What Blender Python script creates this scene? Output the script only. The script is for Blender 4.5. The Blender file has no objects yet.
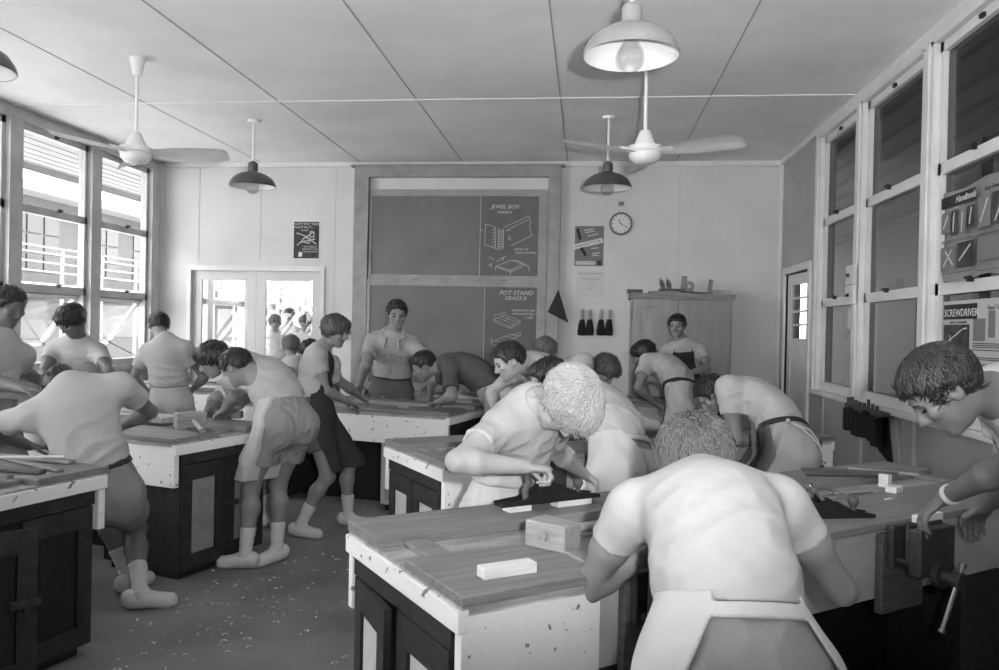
import bpy, bmesh, math, random
import numpy as np
from mathutils import Vector, Matrix
C = bpy.context.scene.collection
PI = math.pi
RNG = random.Random(7)

# ---------------------------------------------------------------- materials
def lin(v):
    v = v / 255.0
    return v / 12.92 if v <= 0.04045 else ((v + 0.055) / 1.055) ** 2.4

def material(name, g, rough=0.7, var=0.0, scale=8.0, bump=0.0, bscale=60.0, metal=0.0, spec=0.4, stretch=None, g2=None, lo=0.4, hi=0.6):
    """grey procedural material: g = sRGB grey 0-255; optional noise mix to g2, optional bump"""
    m = bpy.data.materials.new(name); m.use_nodes = True
    nt = m.node_tree; b = nt.nodes['Principled BSDF']
    L = lin(g); b.inputs['Base Color'].default_value = (L, L, L, 1)
    b.inputs['Roughness'].default_value = rough; b.inputs['Metallic'].default_value = metal
    b.inputs['Specular IOR Level'].default_value = spec
    tc = nt.nodes.new('ShaderNodeTexCoord'); vec = tc.outputs['Object']
    if stretch:
        mp = nt.nodes.new('ShaderNodeMapping'); mp.inputs['Scale'].default_value = stretch
        nt.links.new(vec, mp.inputs['Vector']); vec = mp.outputs['Vector']
    if g2 is not None or var:
        n = nt.nodes.new('ShaderNodeTexNoise'); n.inputs['Scale'].default_value = scale; n.inputs['Detail'].default_value = 5
        nt.links.new(vec, n.inputs['Vector'])
        r = nt.nodes.new('ShaderNodeValToRGB')
        a = g2 if g2 is not None else max(0, g * (1 - var)); c2 = g if g2 is not None else min(255, g * (1 + var))
        r.color_ramp.elements[0].position = lo; r.color_ramp.elements[1].position = hi
        r.color_ramp.elements[0].color = (lin(a),) * 3 + (1,); r.color_ramp.elements[1].color = (lin(c2),) * 3 + (1,)
        nt.links.new(n.outputs['Fac'], r.inputs['Fac']); nt.links.new(r.outputs['Color'], b.inputs['Base Color'])
    if bump:
        n2 = nt.nodes.new('ShaderNodeTexNoise'); n2.inputs['Scale'].default_value = bscale; n2.inputs['Detail'].default_value = 4
        nt.links.new(vec, n2.inputs['Vector'])
        bp = nt.nodes.new('ShaderNodeBump'); bp.inputs['Strength'].default_value = bump; bp.inputs['Distance'].default_value = 0.01
        nt.links.new(n2.outputs['Fac'], bp.inputs['Height']); nt.links.new(bp.outputs['Normal'], b.inputs['Normal'])
    return m

M = {}
M['skin'] = material('skin', 128, .55, .02, 14, .08, 90, spec=.35)
M['skin_pale'] = material('skin_pale', 158, .55, .02, 14, .08, 90, spec=.35)
M['skin_dark'] = material('skin_dark', 104, .5, .02, 14, .08, 90, spec=.4)
M['hair_dark'] = material('hair_dark', 34, .42, .1, 60, .35, 130, spec=.5)
M['hair_brown'] = material('hair_brown', 66, .42, .08, 60, .4, 130, spec=.5)
M['hair_blond'] = material('hair_blond', 160, .5, .05, 160, .4, 150, spec=.5)
M['hair_fair'] = material('hair_fair', 100, .55, .06, 160, .5, 150, spec=.4)
M['cotton'] = material('white_cotton', 168, .9, .008, 6, .12, 420, spec=.15)
M['cotton_grey'] = material('greyed_cotton', 172, .9, .01, 6, .12, 420, spec=.15)
M['linen'] = material('white_apron_cloth', 182, .9, .008, 6, .12, 300, spec=.15)
M['drill_grey'] = material('grey_drill_cloth', 132, .9, .015, 6, .15, 300, spec=.15)
M['drill_khaki'] = material('khaki_drill', 152, .9, .015, 6, .15, 300, spec=.15)
M['drill_dark'] = material('dark_drill', 92, .9, .02, 6, .15, 300, spec=.15)
M['apron_dark'] = material('dark_apron_cloth', 56, .9, .02, 6, .15, 300, spec=.15)
M['canvas_grey'] = material('grey_canvas', 122, .9, .06, 25, .15, 300, spec=.15)
M['knit_dark'] = material('dark_jersey', 84, .95, .02, 6, .2, 300, spec=.1)
M['leather'] = material('dark_leather', 38, .5, .1, 40, .1, 100)
M['sock'] = material('white_sock', 196, .95, .01, 40, .25, 200, spec=.1)
M['shoe'] = material('white_canvas_shoe', 200, .85, .01, 40, .15, 200, spec=.2)
M['sole'] = material('rubber_sole', 170, .8)
M['eye'] = material('eye', 26, .2)
M['brow'] = material('eyebrow', 44, .8)
M['lip'] = material('lip', 104, .5)

# ---------------------------------------------------------------- objects
def tag(o, label=None, cat=None, group=None, kind=None):
    if label: o['label'] = label
    if cat: o['category'] = cat
    if group: o['group'] = group
    if kind: o['kind'] = kind
    return o

def link(name, me, mat, parent=None):
    o = bpy.data.objects.new(name, me); C.objects.link(o)
    if mat is not None:
        for m in (mat if isinstance(mat, (list, tuple)) else [mat]): me.materials.append(m)
    if parent is not None: o.parent = parent
    return o

def empty(name, loc, rz=0.0):
    o = bpy.data.objects.new(name, None); C.objects.link(o)
    o.location = loc; o.rotation_euler = (0, 0, rz); o.empty_display_size = .1
    return o

# ---------------------------------------------------------------- implicit surfaces
f32 = np.float32
def V(*a): return np.array(a, dtype=f32)
def unit(v):
    v = np.asarray(v, dtype=np.float64); return v / max(np.linalg.norm(v), 1e-9)

def surface_nets(fn, lo, hi, vox):
    lo = np.asarray(lo, dtype=np.float64) - 3 * vox; hi = np.asarray(hi, dtype=np.float64) + 3 * vox
    B = 8
    nb = np.ceil((hi - lo) / (vox * B)).astype(int) + 1
    bx = [(np.arange(n) * B + (B - 1) / 2) * vox for n in nb]
    cen = np.stack(np.meshgrid(*bx, indexing='ij'), -1).reshape(-1, 3) + lo
    dc = fn(cen.astype(f32))
    act = np.abs(dc) < vox * B * 0.87 * 1.5 + 2 * vox
    D = np.where(dc < 0, f32(-1), f32(1)).reshape(nb)
    D = np.repeat(np.repeat(np.repeat(D, B, 0), B, 1), B, 2).astype(f32)
    ai = np.argwhere(act.reshape(nb))
    off = np.stack(np.meshgrid(*[np.arange(B)] * 3, indexing='ij'), -1).reshape(-1, 3)
    idx = (ai[:, None, :] * B + off[None]).reshape(-1, 3)
    vals = np.empty(len(idx), dtype=f32)
    for s in range(0, len(idx), 400000):
        vals[s:s + 400000] = fn((idx[s:s + 400000] * vox + lo).astype(f32))
    D[idx[:, 0], idx[:, 1], idx[:, 2]] = vals
    S = D < 0
    cnt = np.zeros(np.array(D.shape) - 1, dtype=np.int8)
    cs = [(a, b, c) for a in (0, 1) for b in (0, 1) for c in (0, 1)]
    sh = D.shape
    for a, b, c in cs: cnt += S[a:sh[0] - 1 + a, b:sh[1] - 1 + b, c:sh[2] - 1 + c]
    cells = np.argwhere((cnt > 0) & (cnt < 8))
    vid = np.full(cnt.shape, -1, dtype=np.int32); vid[cells[:, 0], cells[:, 1], cells[:, 2]] = np.arange(len(cells))
    cv = np.stack([D[cells[:, 0] + a, cells[:, 1] + b, cells[:, 2] + c] for a, b, c in cs], 1)
    acc = np.zeros((len(cells), 3)); num = np.zeros(len(cells))
    for i, p in enumerate(cs):
        for j, q in enumerate(cs):
            if j > i and sum(abs(x - y) for x, y in zip(p, q)) == 1:
                m = (cv[:, i] < 0) != (cv[:, j] < 0)
                t = cv[m, i] / (cv[m, i] - cv[m, j])
                acc[m] += np.array(p) + t[:, None] * (np.array(q) - np.array(p)); num[m] += 1
    verts = (cells + acc / num[:, None]) * vox + lo
    quads = []
    for ax in range(3):
        o1, o2 = (ax + 1) % 3, (ax + 2) % 3
        sl0 = [slice(1, n - 1) for n in sh]; sl1 = list(sl0)
        sl0[ax] = slice(0, sh[ax] - 1); sl1[ax] = slice(1, sh[ax])
        A, Bm = S[tuple(sl0)], S[tuple(sl1)]
        e = np.argwhere(A != Bm)
        if not len(e): continue
        fl = A[e[:, 0], e[:, 1], e[:, 2]]
        e = e + 1; e[:, ax] -= 1
        def cell(d1, d2):
            k = e.copy(); k[:, o1] += d1; k[:, o2] += d2
            return vid[k[:, 0], k[:, 1], k[:, 2]]
        q = np.stack([cell(-1, -1), cell(0, -1), cell(0, 0), cell(-1, 0)], 1)
        q[~fl] = q[~fl][:, ::-1]
        quads.append(q)
    q = np.concatenate(quads) if quads else np.zeros((0, 4), int)
    q = q[(q >= 0).all(1)]
    return verts, q

def np_mesh(name, verts, quads, origin):
    me = bpy.data.meshes.new(name)
    verts = verts - np.asarray(origin)
    me.vertices.add(len(verts)); me.vertices.foreach_set('co', verts.astype(f32).ravel())
    me.loops.add(len(quads) * 4); me.loops.foreach_set('vertex_index', quads.astype(np.int32).ravel())
    me.polygons.add(len(quads)); me.polygons.foreach_set('loop_start', np.arange(0, len(quads) * 4, 4, dtype=np.int32))
    me.polygons.foreach_set('use_smooth', np.ones(len(quads), dtype=bool))
    me.update(calc_edges=True); me.validate()
    return me

def dot(P, v): return P @ np.asarray(v, dtype=f32)
def cap(P, a, b, ra, rb):
    a = np.asarray(a, dtype=f32); b = np.asarray(b, dtype=f32); ba = b - a; pa = P - a
    h = np.clip(pa @ ba / max(float(ba @ ba), 1e-9), 0, 1)
    d = pa - h[:, None] * ba
    return np.sqrt(np.einsum('ij,ij->i', d, d)) - (ra + (rb - ra) * h)
def ell(P, c, ax, r):
    q = (P - np.asarray(c, dtype=f32)) @ np.asarray(ax, dtype=f32).T
    r = np.asarray(r, dtype=f32)
    k0 = np.sqrt(np.sum((q / r) ** 2, 1)); k1 = np.sqrt(np.sum((q / (r * r)) ** 2, 1))
    return np.where(k0 < 1e-4, -r.min(), k0 * (k0 - 1) / np.maximum(k1, 1e-6)).astype(f32)
def smin(a, b, k):
    h = np.maximum(k - np.abs(a - b), 0) / k
    return np.minimum(a, b) - h * h * k * .25
def smax(a, b, k): return -smin(-a, -b, k)
def wrinkle(P, seed, freq):
    r = np.random.RandomState(seed); s = np.zeros(len(P), dtype=f32)
    for i in range(5):
        k = r.normal(size=3); k = k / np.linalg.norm(k) * freq * r.uniform(.6, 1.5)
        s += np.sin(P @ k.astype(f32) + r.uniform(0, 6.28) + 1.3 * np.sin(P @ (k[[1, 2, 0]] * .5).astype(f32))).astype(f32)
    return s / 3.0
# ---------------------------------------------------------------- people
def frame(up, lat):
    up = unit(up); lat = np.asarray(lat, float); lat = unit(lat - (lat @ up) * up); fw = np.cross(lat, up)
    return np.array([lat, fw, up])

def hand_prims(W, d, n, thumb, L, curl):
    """palm, four fingers of unequal length and a thumb; d = direction, n = palm normal, thumb = side"""
    d = unit(d); n = unit(np.asarray(n) - (np.asarray(n) @ d) * d); s = np.cross(d, n)
    if s @ thumb < 0: s = -s
    pr = []
    kn = W + d * L * .47
    pr.append(('e', W + d * L * .27, np.array([s, n, d]), (L * .215, L * .085, L * .30), L * .08))
    for i, (o, ln) in enumerate(((.16, .44), (.055, .49), (-.055, .45), (-.155, .36))):
        p = kn + s * o * L - d * L * (.03 if i in (0, 3) else 0) - d * L * .04
        a = curl * .75
        for j, fr in enumerate((.44, .32, .28)):
            a2 = a + curl * .85 * j
            q = p + (d * math.cos(a2) + n * math.sin(a2) + s * o * .25 * (1 - curl)) * ln * L * fr
            r = L * (.052 - .005 * j); pr.append(('c', p, q, r, r * .92, L * .03)); p = q
    t0 = W + d * L * .13 + s * L * .14; t1 = t0 + unit(d * .75 + s * .75 + n * (.2 + .4 * curl)) * L * .22
    t2 = t1 + unit(d * .95 + s * (.3 - .5 * curl) + n * (.15 + .5 * curl)) * L * .22
    pr.append(('c', t0 - s * L * .05, t1, L * .075, L * .058, L * .06)); pr.append(('c', t1, t2, L * .055, L * .046, L * .02))
    return pr

def union(P, prims):
    d = None
    for p in prims:
        x = cap(P, p[1], p[2], p[3], p[4]) if p[0] == 'c' else ell(P, p[1], p[2], p[3])
        d = x if d is None else smin(d, x, max(p[-1], 1e-4))
    return d.astype(f32)

def bounds(prims, pad):
    lo = np.full(3, 9e9); hi = -lo
    for p in prims:
        if p[0] == 'c':
            r = max(p[3], p[4])
            for q in (p[1], p[2]): lo = np.minimum(lo, np.asarray(q) - r); hi = np.maximum(hi, np.asarray(q) + r)
        else:
            r = max(p[3]); lo = np.minimum(lo, np.asarray(p[1]) - r); hi = np.maximum(hi, np.asarray(p[1]) + r)
    return lo - pad, hi + pad

def read_pose(row):
    """joint table row -> dict; three numbers per joint or direction, one per scalar"""
    o = {}; i = 0
    names = [('H', 1), ('P', 3), ('N', 3), ('L', 3), ('Lp', 3), ('Hc', 3), ('hf', 3), ('hu', 3), ('hh', 1)]
    for k in 'lr': names += [('S' + k, 3), ('E' + k, 3), ('W' + k, 3), ('hd' + k, 3), ('pn' + k, 3), ('c' + k, 1), ('J' + k, 3), ('K' + k, 3), ('A' + k, 3), ('ta' + k, 1)]
    for k, n in names:
        o[k] = row[i] if n == 1 else np.array(row[i:i + 3], float); i += n
    return o

def add_locks(v, q, crown, up, hh, n, lift, seed, ln, lw):
    """lay n tapering locks over the hair mass, combed away from the crown"""
    if n <= 0 or not len(q): return v, q
    fn = np.cross(v[q[:, 1]] - v[q[:, 0]], v[q[:, 2]] - v[q[:, 0]])
    vn = np.zeros_like(v)
    for k in range(4): np.add.at(vn, q[:, k], fn)
    vn /= np.maximum(np.linalg.norm(vn, axis=1), 1e-9)[:, None]
    out = v - v.mean(0)
    ok = np.where((vn * out).sum(1) > 0)[0]
    r = np.random.RandomState(seed); pick = ok[r.randint(0, len(ok), n)]
    p = v[pick]; nn = vn[pick]
    d = p - crown + r.normal(size=(n, 3)) * .05 * hh; d -= (d * up).sum(1)[:, None] * up * .4; d += -up * .12 * hh
    d += r.normal(size=(n, 3)) * .10 * hh
    d -= (d * nn).sum(1)[:, None] * nn; d /= np.maximum(np.linalg.norm(d, axis=1), 1e-9)[:, None]
    sd = np.cross(nn, d)
    L = ln * hh * r.uniform(.6, 1.25, n)[:, None]; w = lw * hh * r.uniform(.6, 1.3, n)[:, None]
    lf = lift * hh * r.uniform(.2, 1.6, n)[:, None]; bend = r.normal(size=n)[:, None] * .06 * hh
    rings = []
    for t, wt, h in ((-.5, .5, -.010), (-.15, 1.0, .012), (.2, .8, .012), (.5, .08, -.004)):
        c = p + d * L * t - nn * (L * t) ** 2 / (.9 * hh) + nn * (h * hh) + nn * lf * max(0, t + .3) * 1.4 + sd * bend * (t + .5) ** 2
        th = .010 * hh * max(wt, .3)
        rings.append(np.stack([c + sd * w * wt, c + nn * th, c - sd * w * wt, c - nn * th], 1))
    R4 = np.stack(rings, 1); V2 = R4.reshape(-1, 3)
    base = len(v) + np.arange(n)[:, None] * 16; Q = []
    for i in range(3):
        for k in range(4):
            a, b = i * 4 + k, i * 4 + (k + 1) % 4
            Q.append(np.stack([base[:, 0] + a, base[:, 0] + b, base[:, 0] + b + 4, base[:, 0] + a + 4], 1))
    return np.concatenate([v, V2]), np.concatenate([q] + Q)

def person(key, label, look, group=None):
    o = read_pose(POSES[key])
    H = o['H']; P, N = o['P'], o['N']; U = unit(N - P); L = unit(o['L']); Lp = unit(o['Lp']); F = np.cross(L, U)
    vox = look.get('vox', .008); wide = look.get('wide', 1.0); seed = sum(ord(c) * (i + 3) for i, c in enumerate(key))
    bulge = o.get('b', .035) * H
    lean = math.acos(max(-1, min(1, U[2])))
    bl = min(1, lean / .8)
    Wp = P + (N - P) * .30 - F * bulge * bl; Ch = P + (N - P) * .66 - F * bulge * 1.2 * bl
    up0 = unit(unit(Wp - P) * .6 + np.array([0, 0, .4])); up1 = unit(Ch - P); up2 = unit(N - Wp)
    fr0, fr1, fr2 = frame(up0, Lp), frame(up1, L + Lp), frame(up2, L)
    Fp = fr0[1]
    hf, hu = unit(o['hf']), unit(o['hu']); hl = np.cross(hu, hf); hh = o['hh']; Hc = o['Hc']
    hax = np.array([hf, hl, hu])
    def hp(a, b, c): return Hc + (hf * a + hl * b + hu * c) * hh
    w = wide * H
    torso = [('e', P + fr0[2] * .015 * H, fr0, (.090 * w, .068 * w, .078 * H), .03),
             ('e', Wp, fr1, (.076 * w, .056 * w, .095 * H), .05 * H),
             ('e', Ch, fr2, (.092 * w, .064 * w, .105 * H), .06 * H)]
    for k, sg in (('l', 1), ('r', -1)):
        S = o['S' + k]
        torso.append(('c', N - fr2[2] * .06 * H + L * sg * .03 * H, S - L * sg * .014 * H, .040 * H, .031 * w, .05 * H))
        torso.append(('c', N + fr2[2] * .004 * H, S + fr2[2] * .004 * H - L * sg * .02 * H, .024 * H, .016 * H, .05 * H))
        hipj = o['J' + k]
        torso.append(('c', hipj - Fp * .03 * H - fr0[2] * .005 * H, hipj - Fp * .022 * H - np.array([0, 0, .03 * H]), .046 * w, .045 * w, .05 * H))
    arms = {}; legs = {}
    for k in 'lr':
        S, E, W = o['S' + k], o['E' + k], o['W' + k]
        fm = E + (W - E) * .25
        arms[k] = [('c', S, S + (E - S) * .45, .0295 * w, .0285 * w, .03 * H), ('c', S + (E - S) * .45, E, .0275 * w, .0215 * w, .02 * H),
                   ('c', E, fm, .0215 * w, .0245 * w, .014 * H), ('c', fm, W, .0245 * w, .0145 * w, .012 * H)]
        J, K, A = o['J' + k], o['K' + k], o['A' + k]
        fwd = np.array([math.cos(math.radians(o['ta' + k])), math.sin(math.radians(o['ta' + k])), 0])
        cf = A + (K - A) * .70 - Fp * .010 * H
        toe = A + fwd * .078 * H; toe[2] = A[2] - .026 * H; heel = A - fwd * .025 * H; heel[2] = A[2] - .024 * H
        legs[k] = [('c', J, K, .046 * w, .031 * w, .03 * H), ('c', K, cf, .029 * w, .031 * w, .02 * H), ('c', cf, A, .031 * w, .0185 * w, .02 * H),
                   ('c', A, toe, .0165 * H, .013 * H, .015 * H), ('c', A, heel, .017 * H, .016 * H, .015 * H)]
    neckb = hp(-.16, 0, -.22)
    head = [('c', N - fr2[2] * .02 * H, neckb, .033 * H, .030 * H, .03 * H),
            ('e', hp(-.05, 0, .12), hax, (.42 * hh, .335 * hh, .375 * hh), .02),
            ('e', hp(.10, 0, -.16), hax, (.275 * hh, .265 * hh, .335 * hh), .10 * hh),
            ('c', hp(.25, .05, -.41), hp(.25, -.05, -.41), .075 * hh, .075 * hh, .08 * hh),
            ('c', hp(.33, .14, .09), hp(.33, -.14, .09), .045 * hh, .045 * hh, .06 * hh),
            ('c', hp(.36, 0, .04), hp(.452, 0, -.125), .035 * hh, .048 * hh, .035 * hh),
            ('c', hp(.40, .04, -.14), hp(.40, -.04, -.14), .045 * hh, .045 * hh, .03 * hh),
            ('c', hp(.335, .055, -.245), hp(.335, -.055, -.245), .035 * hh, .035 * hh, .02 * hh),
            ('c', hp(.32, .05, -.30), hp(.32, -.05, -.30), .035 * hh, .035 * hh, .025 * hh)]
    for sg in (1, -1):
        head.append(('e', hp(.27, sg * .19, -.08), hax, (.09 * hh, .08 * hh, .08 * hh), .07 * hh))
        ear = np.array([unit(hf + hl * sg * -.35), unit(hl * sg + hf * .35), hu])
        head.append(('e', hp(-.04, sg * .335, -.03), ear, (.095 * hh, .035 * hh, .135 * hh), .02 * hh))
    # eye hollows
    eyes = [hp(.375, sg * .145, -.005) for sg in (1, -1)]
    earh = [hp(-.02, sg * .375, -.03) for sg in (1, -1)]
    body_prims = torso + arms['l'] + arms['r'] + legs['l'] + legs['r'] + head
    for k, sg in (('l', 1), ('r', -1)):
        thumb = np.asarray(o['th' + k]) if ('th' + k) in o else -L * sg + np.array([0, 0, .3])
        body_prims = body_prims + hand_prims(o['W' + k], o['hd' + k], o['pn' + k], thumb, .105 * H, o['c' + k])
    def f_body(X):
        d = union(X, body_prims)
        for e in eyes: d = smax(d, -(np.linalg.norm(X - e.astype(f32), axis=1) - .062 * hh), .05 * hh)
        for e in earh: d = smax(d, -(np.linalg.norm(X - e.astype(f32), axis=1) - .045 * hh), .02 * hh)
        return d
    origin = np.array([P[0], P[1], 0.0])
    v, q = surface_nets(f_body, *bounds(body_prims, .01), vox)
    root = link('person', np_mesh('person', v, q, origin), M[look.get('skin', 'skin')])
    root.location = origin; tag(root, label, 'person', group)
    def part(name, fn, prims, mat, pad=.04, vx=None):
        v, q = surface_nets(fn, *bounds(prims, pad), vx or vox)
        if not len(q): return None
        return link(name, np_mesh(name, v, q, origin), M[mat], root)
    # ---- hair: cranium shell cut along the hairline, strands combed from the crown
    hs = look.get('hair', 'short'); thick = {'short': .05, 'mop': .085, 'crew': .035, 'wispy': .08}[hs]
    up_f, base = {'short': (.62, .06), 'mop': (.50, -.05), 'crew': (.7, .10), 'wispy': (.60, .00)}[hs]
    hprims = [('e', hp(-.055, 0, .12), hax, ((.42 + thick) * hh, (.335 + thick) * hh, (.375 + thick) * hh), .02)]
    if hs == 'mop':
        hprims.append(('e', hp(.20, 0, .30), hax, (.24 * hh, .28 * hh, .16 * hh), .12 * hh))
    cr = hp(-.22, 0, .48)
    def f_hair(X):
        d = union(X, hprims)
        q = (X - Hc.astype(f32)) @ hax.T.astype(f32) / f32(hh)
        line = base + up_f * q[:, 0] - .55 * np.maximum(0, -q[:, 0] - .08)
        if hs in ('mop', 'wispy'): line = line - .10 * np.exp(-((np.abs(q[:, 1]) - .3) / .15) ** 2)
        if hs == 'short': line = line - .16 * np.exp(-((q[:, 0] - .13) / .05) ** 2)   # sideburns
        line = np.maximum(line, -.36)
        c = (X - cr.astype(f32)) @ hax.T.astype(f32) / f32(hh)
        az = np.arctan2(c[:, 1], c[:, 0]); rr = np.linalg.norm(c[:, :2], axis=1)
        az = az + .22 * np.sin(rr * 7 + seed) + .16 * wrinkle(X, seed + 41, 45) + .06 * wrinkle(X, seed + 43, 140)
        st = np.sin(az * 17 + seed) * .5 + np.sin(az * 31 + 2 * seed + rr * 3) * .35 + np.sin(az * 7 + rr * 5) * .6 + np.sin(az * 53 + rr * 9 + 2 * np.sin(rr * 11)) * .4
        amp = look.get('hamp', {'short': .008, 'mop': .010, 'crew': .006, 'wispy': .013}[hs])
        if hs == 'wispy': st = st + .9 * np.sin(rr * 14 + 3 * np.sin(az * 5 + seed)) * np.abs(np.sin(az * 9))
        st = st * (.55 + .45 * wrinkle(X, seed + 47, 38)) + .5 * wrinkle(X, seed + 49, 60)
        d = d - (st * amp * np.clip(rr * 2.5, 0, 1) * hh).astype(f32)
        d = smax(d, ((line + st * .02 - q[:, 2]) * hh * .85).astype(f32), .02 * hh)
        for sg in (1, -1):      # clear the ears
            if hs in ('short', 'crew'): d = smax(d, -ell(X, hp(-.02, sg * .36, -.08), hax, (.115 * hh, .12 * hh, .15 * hh)), .015 * hh)
        return d
    hv, hq = surface_nets(f_hair, *bounds(hprims, .04), look.get('hvox', min(vox, .006)))
    hv, hq = add_locks(hv, hq, cr, hu, hh, look.get('locks', 160), look.get('lift', .02), seed, look.get('lock_len', .22), look.get('lock_w', .026))
    link('hair', np_mesh('hair', hv, hq, origin), M[look.get('haircol', 'hair_dark')], root)
    # ---- face details
    if look.get('face'):
        for sg in (1, -1):
            e = hp(.318, sg * .145, -.012)
            v, q = surface_nets(lambda X: ell(X, e, hax, (.05 * hh, .055 * hh, .022 * hh)), e - .03, e + .03, .0022)
            link('eye', np_mesh('eye', v, q, origin), M['eye'], root)
            b0, b1, b2 = hp(.372, sg * .07, .085), hp(.375, sg * .15, .11), hp(.325, sg * .24, .085)
            bp = [('c', b0, b1, .011 * hh, .014 * hh, .002), ('c', b1, b2, .014 * hh, .008 * hh, .002)]
            v, q = surface_nets(lambda X: union(X, bp), *bounds(bp, .004), .0022)
            link('eyebrow', np_mesh('eyebrow', v, q, origin), M['brow'], root)
        mp = [('c', hp(.362, 0, -.268), hp(.345, .09, -.275), .012 * hh, .007 * hh, .001), ('c', hp(.362, 0, -.268), hp(.345, -.09, -.275), .012 * hh, .007 * hh, .001)]
        v, q = surface_nets(lambda X: union(X, mp), *bounds(mp, .004), .0022)
        link('mouth', np_mesh('mouth', v, q, origin), M['lip'], root)
    # ---- shirt
    t = .013
    belt_p = P + fr0[2] * .085 * H
    hem_p = belt_p if look.get('tuck', True) else P - fr0[2] * .005 * H
    sl = look.get('sleeve', .52)
    nd = unit(neckb - N)
    ring_c = N + nd * .010 * H
    shirt_prims = torso + [('c', o['S' + k], o['S' + k] + (o['E' + k] - o['S' + k]) * sl, .036 * w, .041 * w, .035 * H) for k in 'lr']
    def f_shirt(X):
        d = union(X, torso) - t
        for k in 'lr':
            S, E = o['S' + k], o['E' + k]; a = unit(E - S); e = S + (E - S) * sl
            s = cap(X, S, e + a * .05, .034 * w, .0405 * w)
            s = smax(s, dot(X - e.astype(f32), a), .006)
            d = smin(d, s, .03 * H)
        if look.get('tuck', True):
            d = smin(d, ell(X, Wp + fr1[2] * .02 * H, fr1, (.086 * w, .068 * w, .06 * H)) - t * .6, .03 * H)     # blouse over the waistband
        z = np.clip(1 - np.abs(dot(X - Wp.astype(f32), fr1[2])) / (.2 * H), 0, 1)
        fo = look.get('fold', 1.0)
        d = d + fo * (np.abs(wrinkle(X * V(1, 1, 1.9), seed, 34)) - .35) * (.0030 + .0075 * z) + fo * (np.abs(wrinkle(X * V(1, 1, 1.5), seed + 5, 70)) - .35) * (.0010 + .0022 * z)
        d = smax(d, dot(hem_p.astype(f32) - X, fr0[2]), .008)
        d = smax(d, -cap(X, N + nd * .052 * H, N + nd * .2 * H, .042 * H, .06 * H), .008)
        d = smin(d, np.sqrt((np.linalg.norm((X - ring_c.astype(f32)) - dot(X - ring_c.astype(f32), nd)[:, None] * nd.astype(f32), axis=1) - .038 * H) ** 2 + dot(X - ring_c.astype(f32), nd) ** 2).astype(f32) - .0062, .008)
        return d.astype(f32)
    part('shirt', f_shirt, shirt_prims, look.get('shirt', 'cotton'))
    # ---- shorts or trousers
    tl = look.get('leg', .52)
    sp = [torso[0], torso[4 + 1], torso[7]] if False else [p for p in torso if p is torso[0] or (p[0] == 'c' and p[3] > .0455 * w and p[3] < .0465 * w)] + [torso[1]]
    lowp = list(sp)
    for k in 'lr': lowp.append(('c', o['J' + k], o['J' + k] + (o['K' + k] - o['J' + k]) * tl, .052 * w, .050 * w, .03 * H))
    def f_low(X, infl, endcut=True):
        d = union(X, sp) - infl
        for k in 'lr':
            J, K, A = o['J' + k], o['K' + k], o['A' + k]
            if tl >= 1.0:
                s = smin(cap(X, J, K, .053 * w, .044 * w), cap(X, K, A, .044 * w, .036 * w), .02)
                s = smax(s, dot(X - (A + np.array([0, 0, .03])).astype(f32), unit(A - K)), .006)
            else:
                a = unit(K - J); e = J + (K - J) * tl
                s = cap(X, J, K, .053 * w, .053 * w)
                if endcut: s = smax(s, dot(X - e.astype(f32), a), .008)
            d = smin(d, s - infl * .5, .025 * H)
        return d
    def f_shorts(X):
        d = f_low(X, .014) + (np.abs(wrinkle(X * V(1.6, 1.6, .8), seed + 9, 36)) - .35) * .008
        return smax(d, dot(X - belt_p.astype(f32), fr0[2]), .006).astype(f32)
    if tl >= 1.0:
        lowp += [('c', o['K' + k], o['A' + k], .05, .05, .02) for k in 'lr']
    else:
        lowp += [('c', o['J' + k], o['K' + k], .06, .06, .02) for k in 'lr']
    part('trousers' if tl >= 1 else 'shorts', f_shorts, lowp, look.get('shorts', 'drill_grey'))
    if look.get('belt'):
        def f_belt(X):
            d = smin(union(X, [torso[0], torso[1]]) - .022, union(X, [torso[0], torso[1]]) - .022, .01)
            s = np.abs(dot(X - (belt_p + fr0[2] * .004).astype(f32), fr0[2])) - .017
            return smax(d, s.astype(f32), .004)
        part('belt', f_belt, [torso[0], torso[1]], look['belt'])
    # ---- apron
    ap = look.get('apron')
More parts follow.
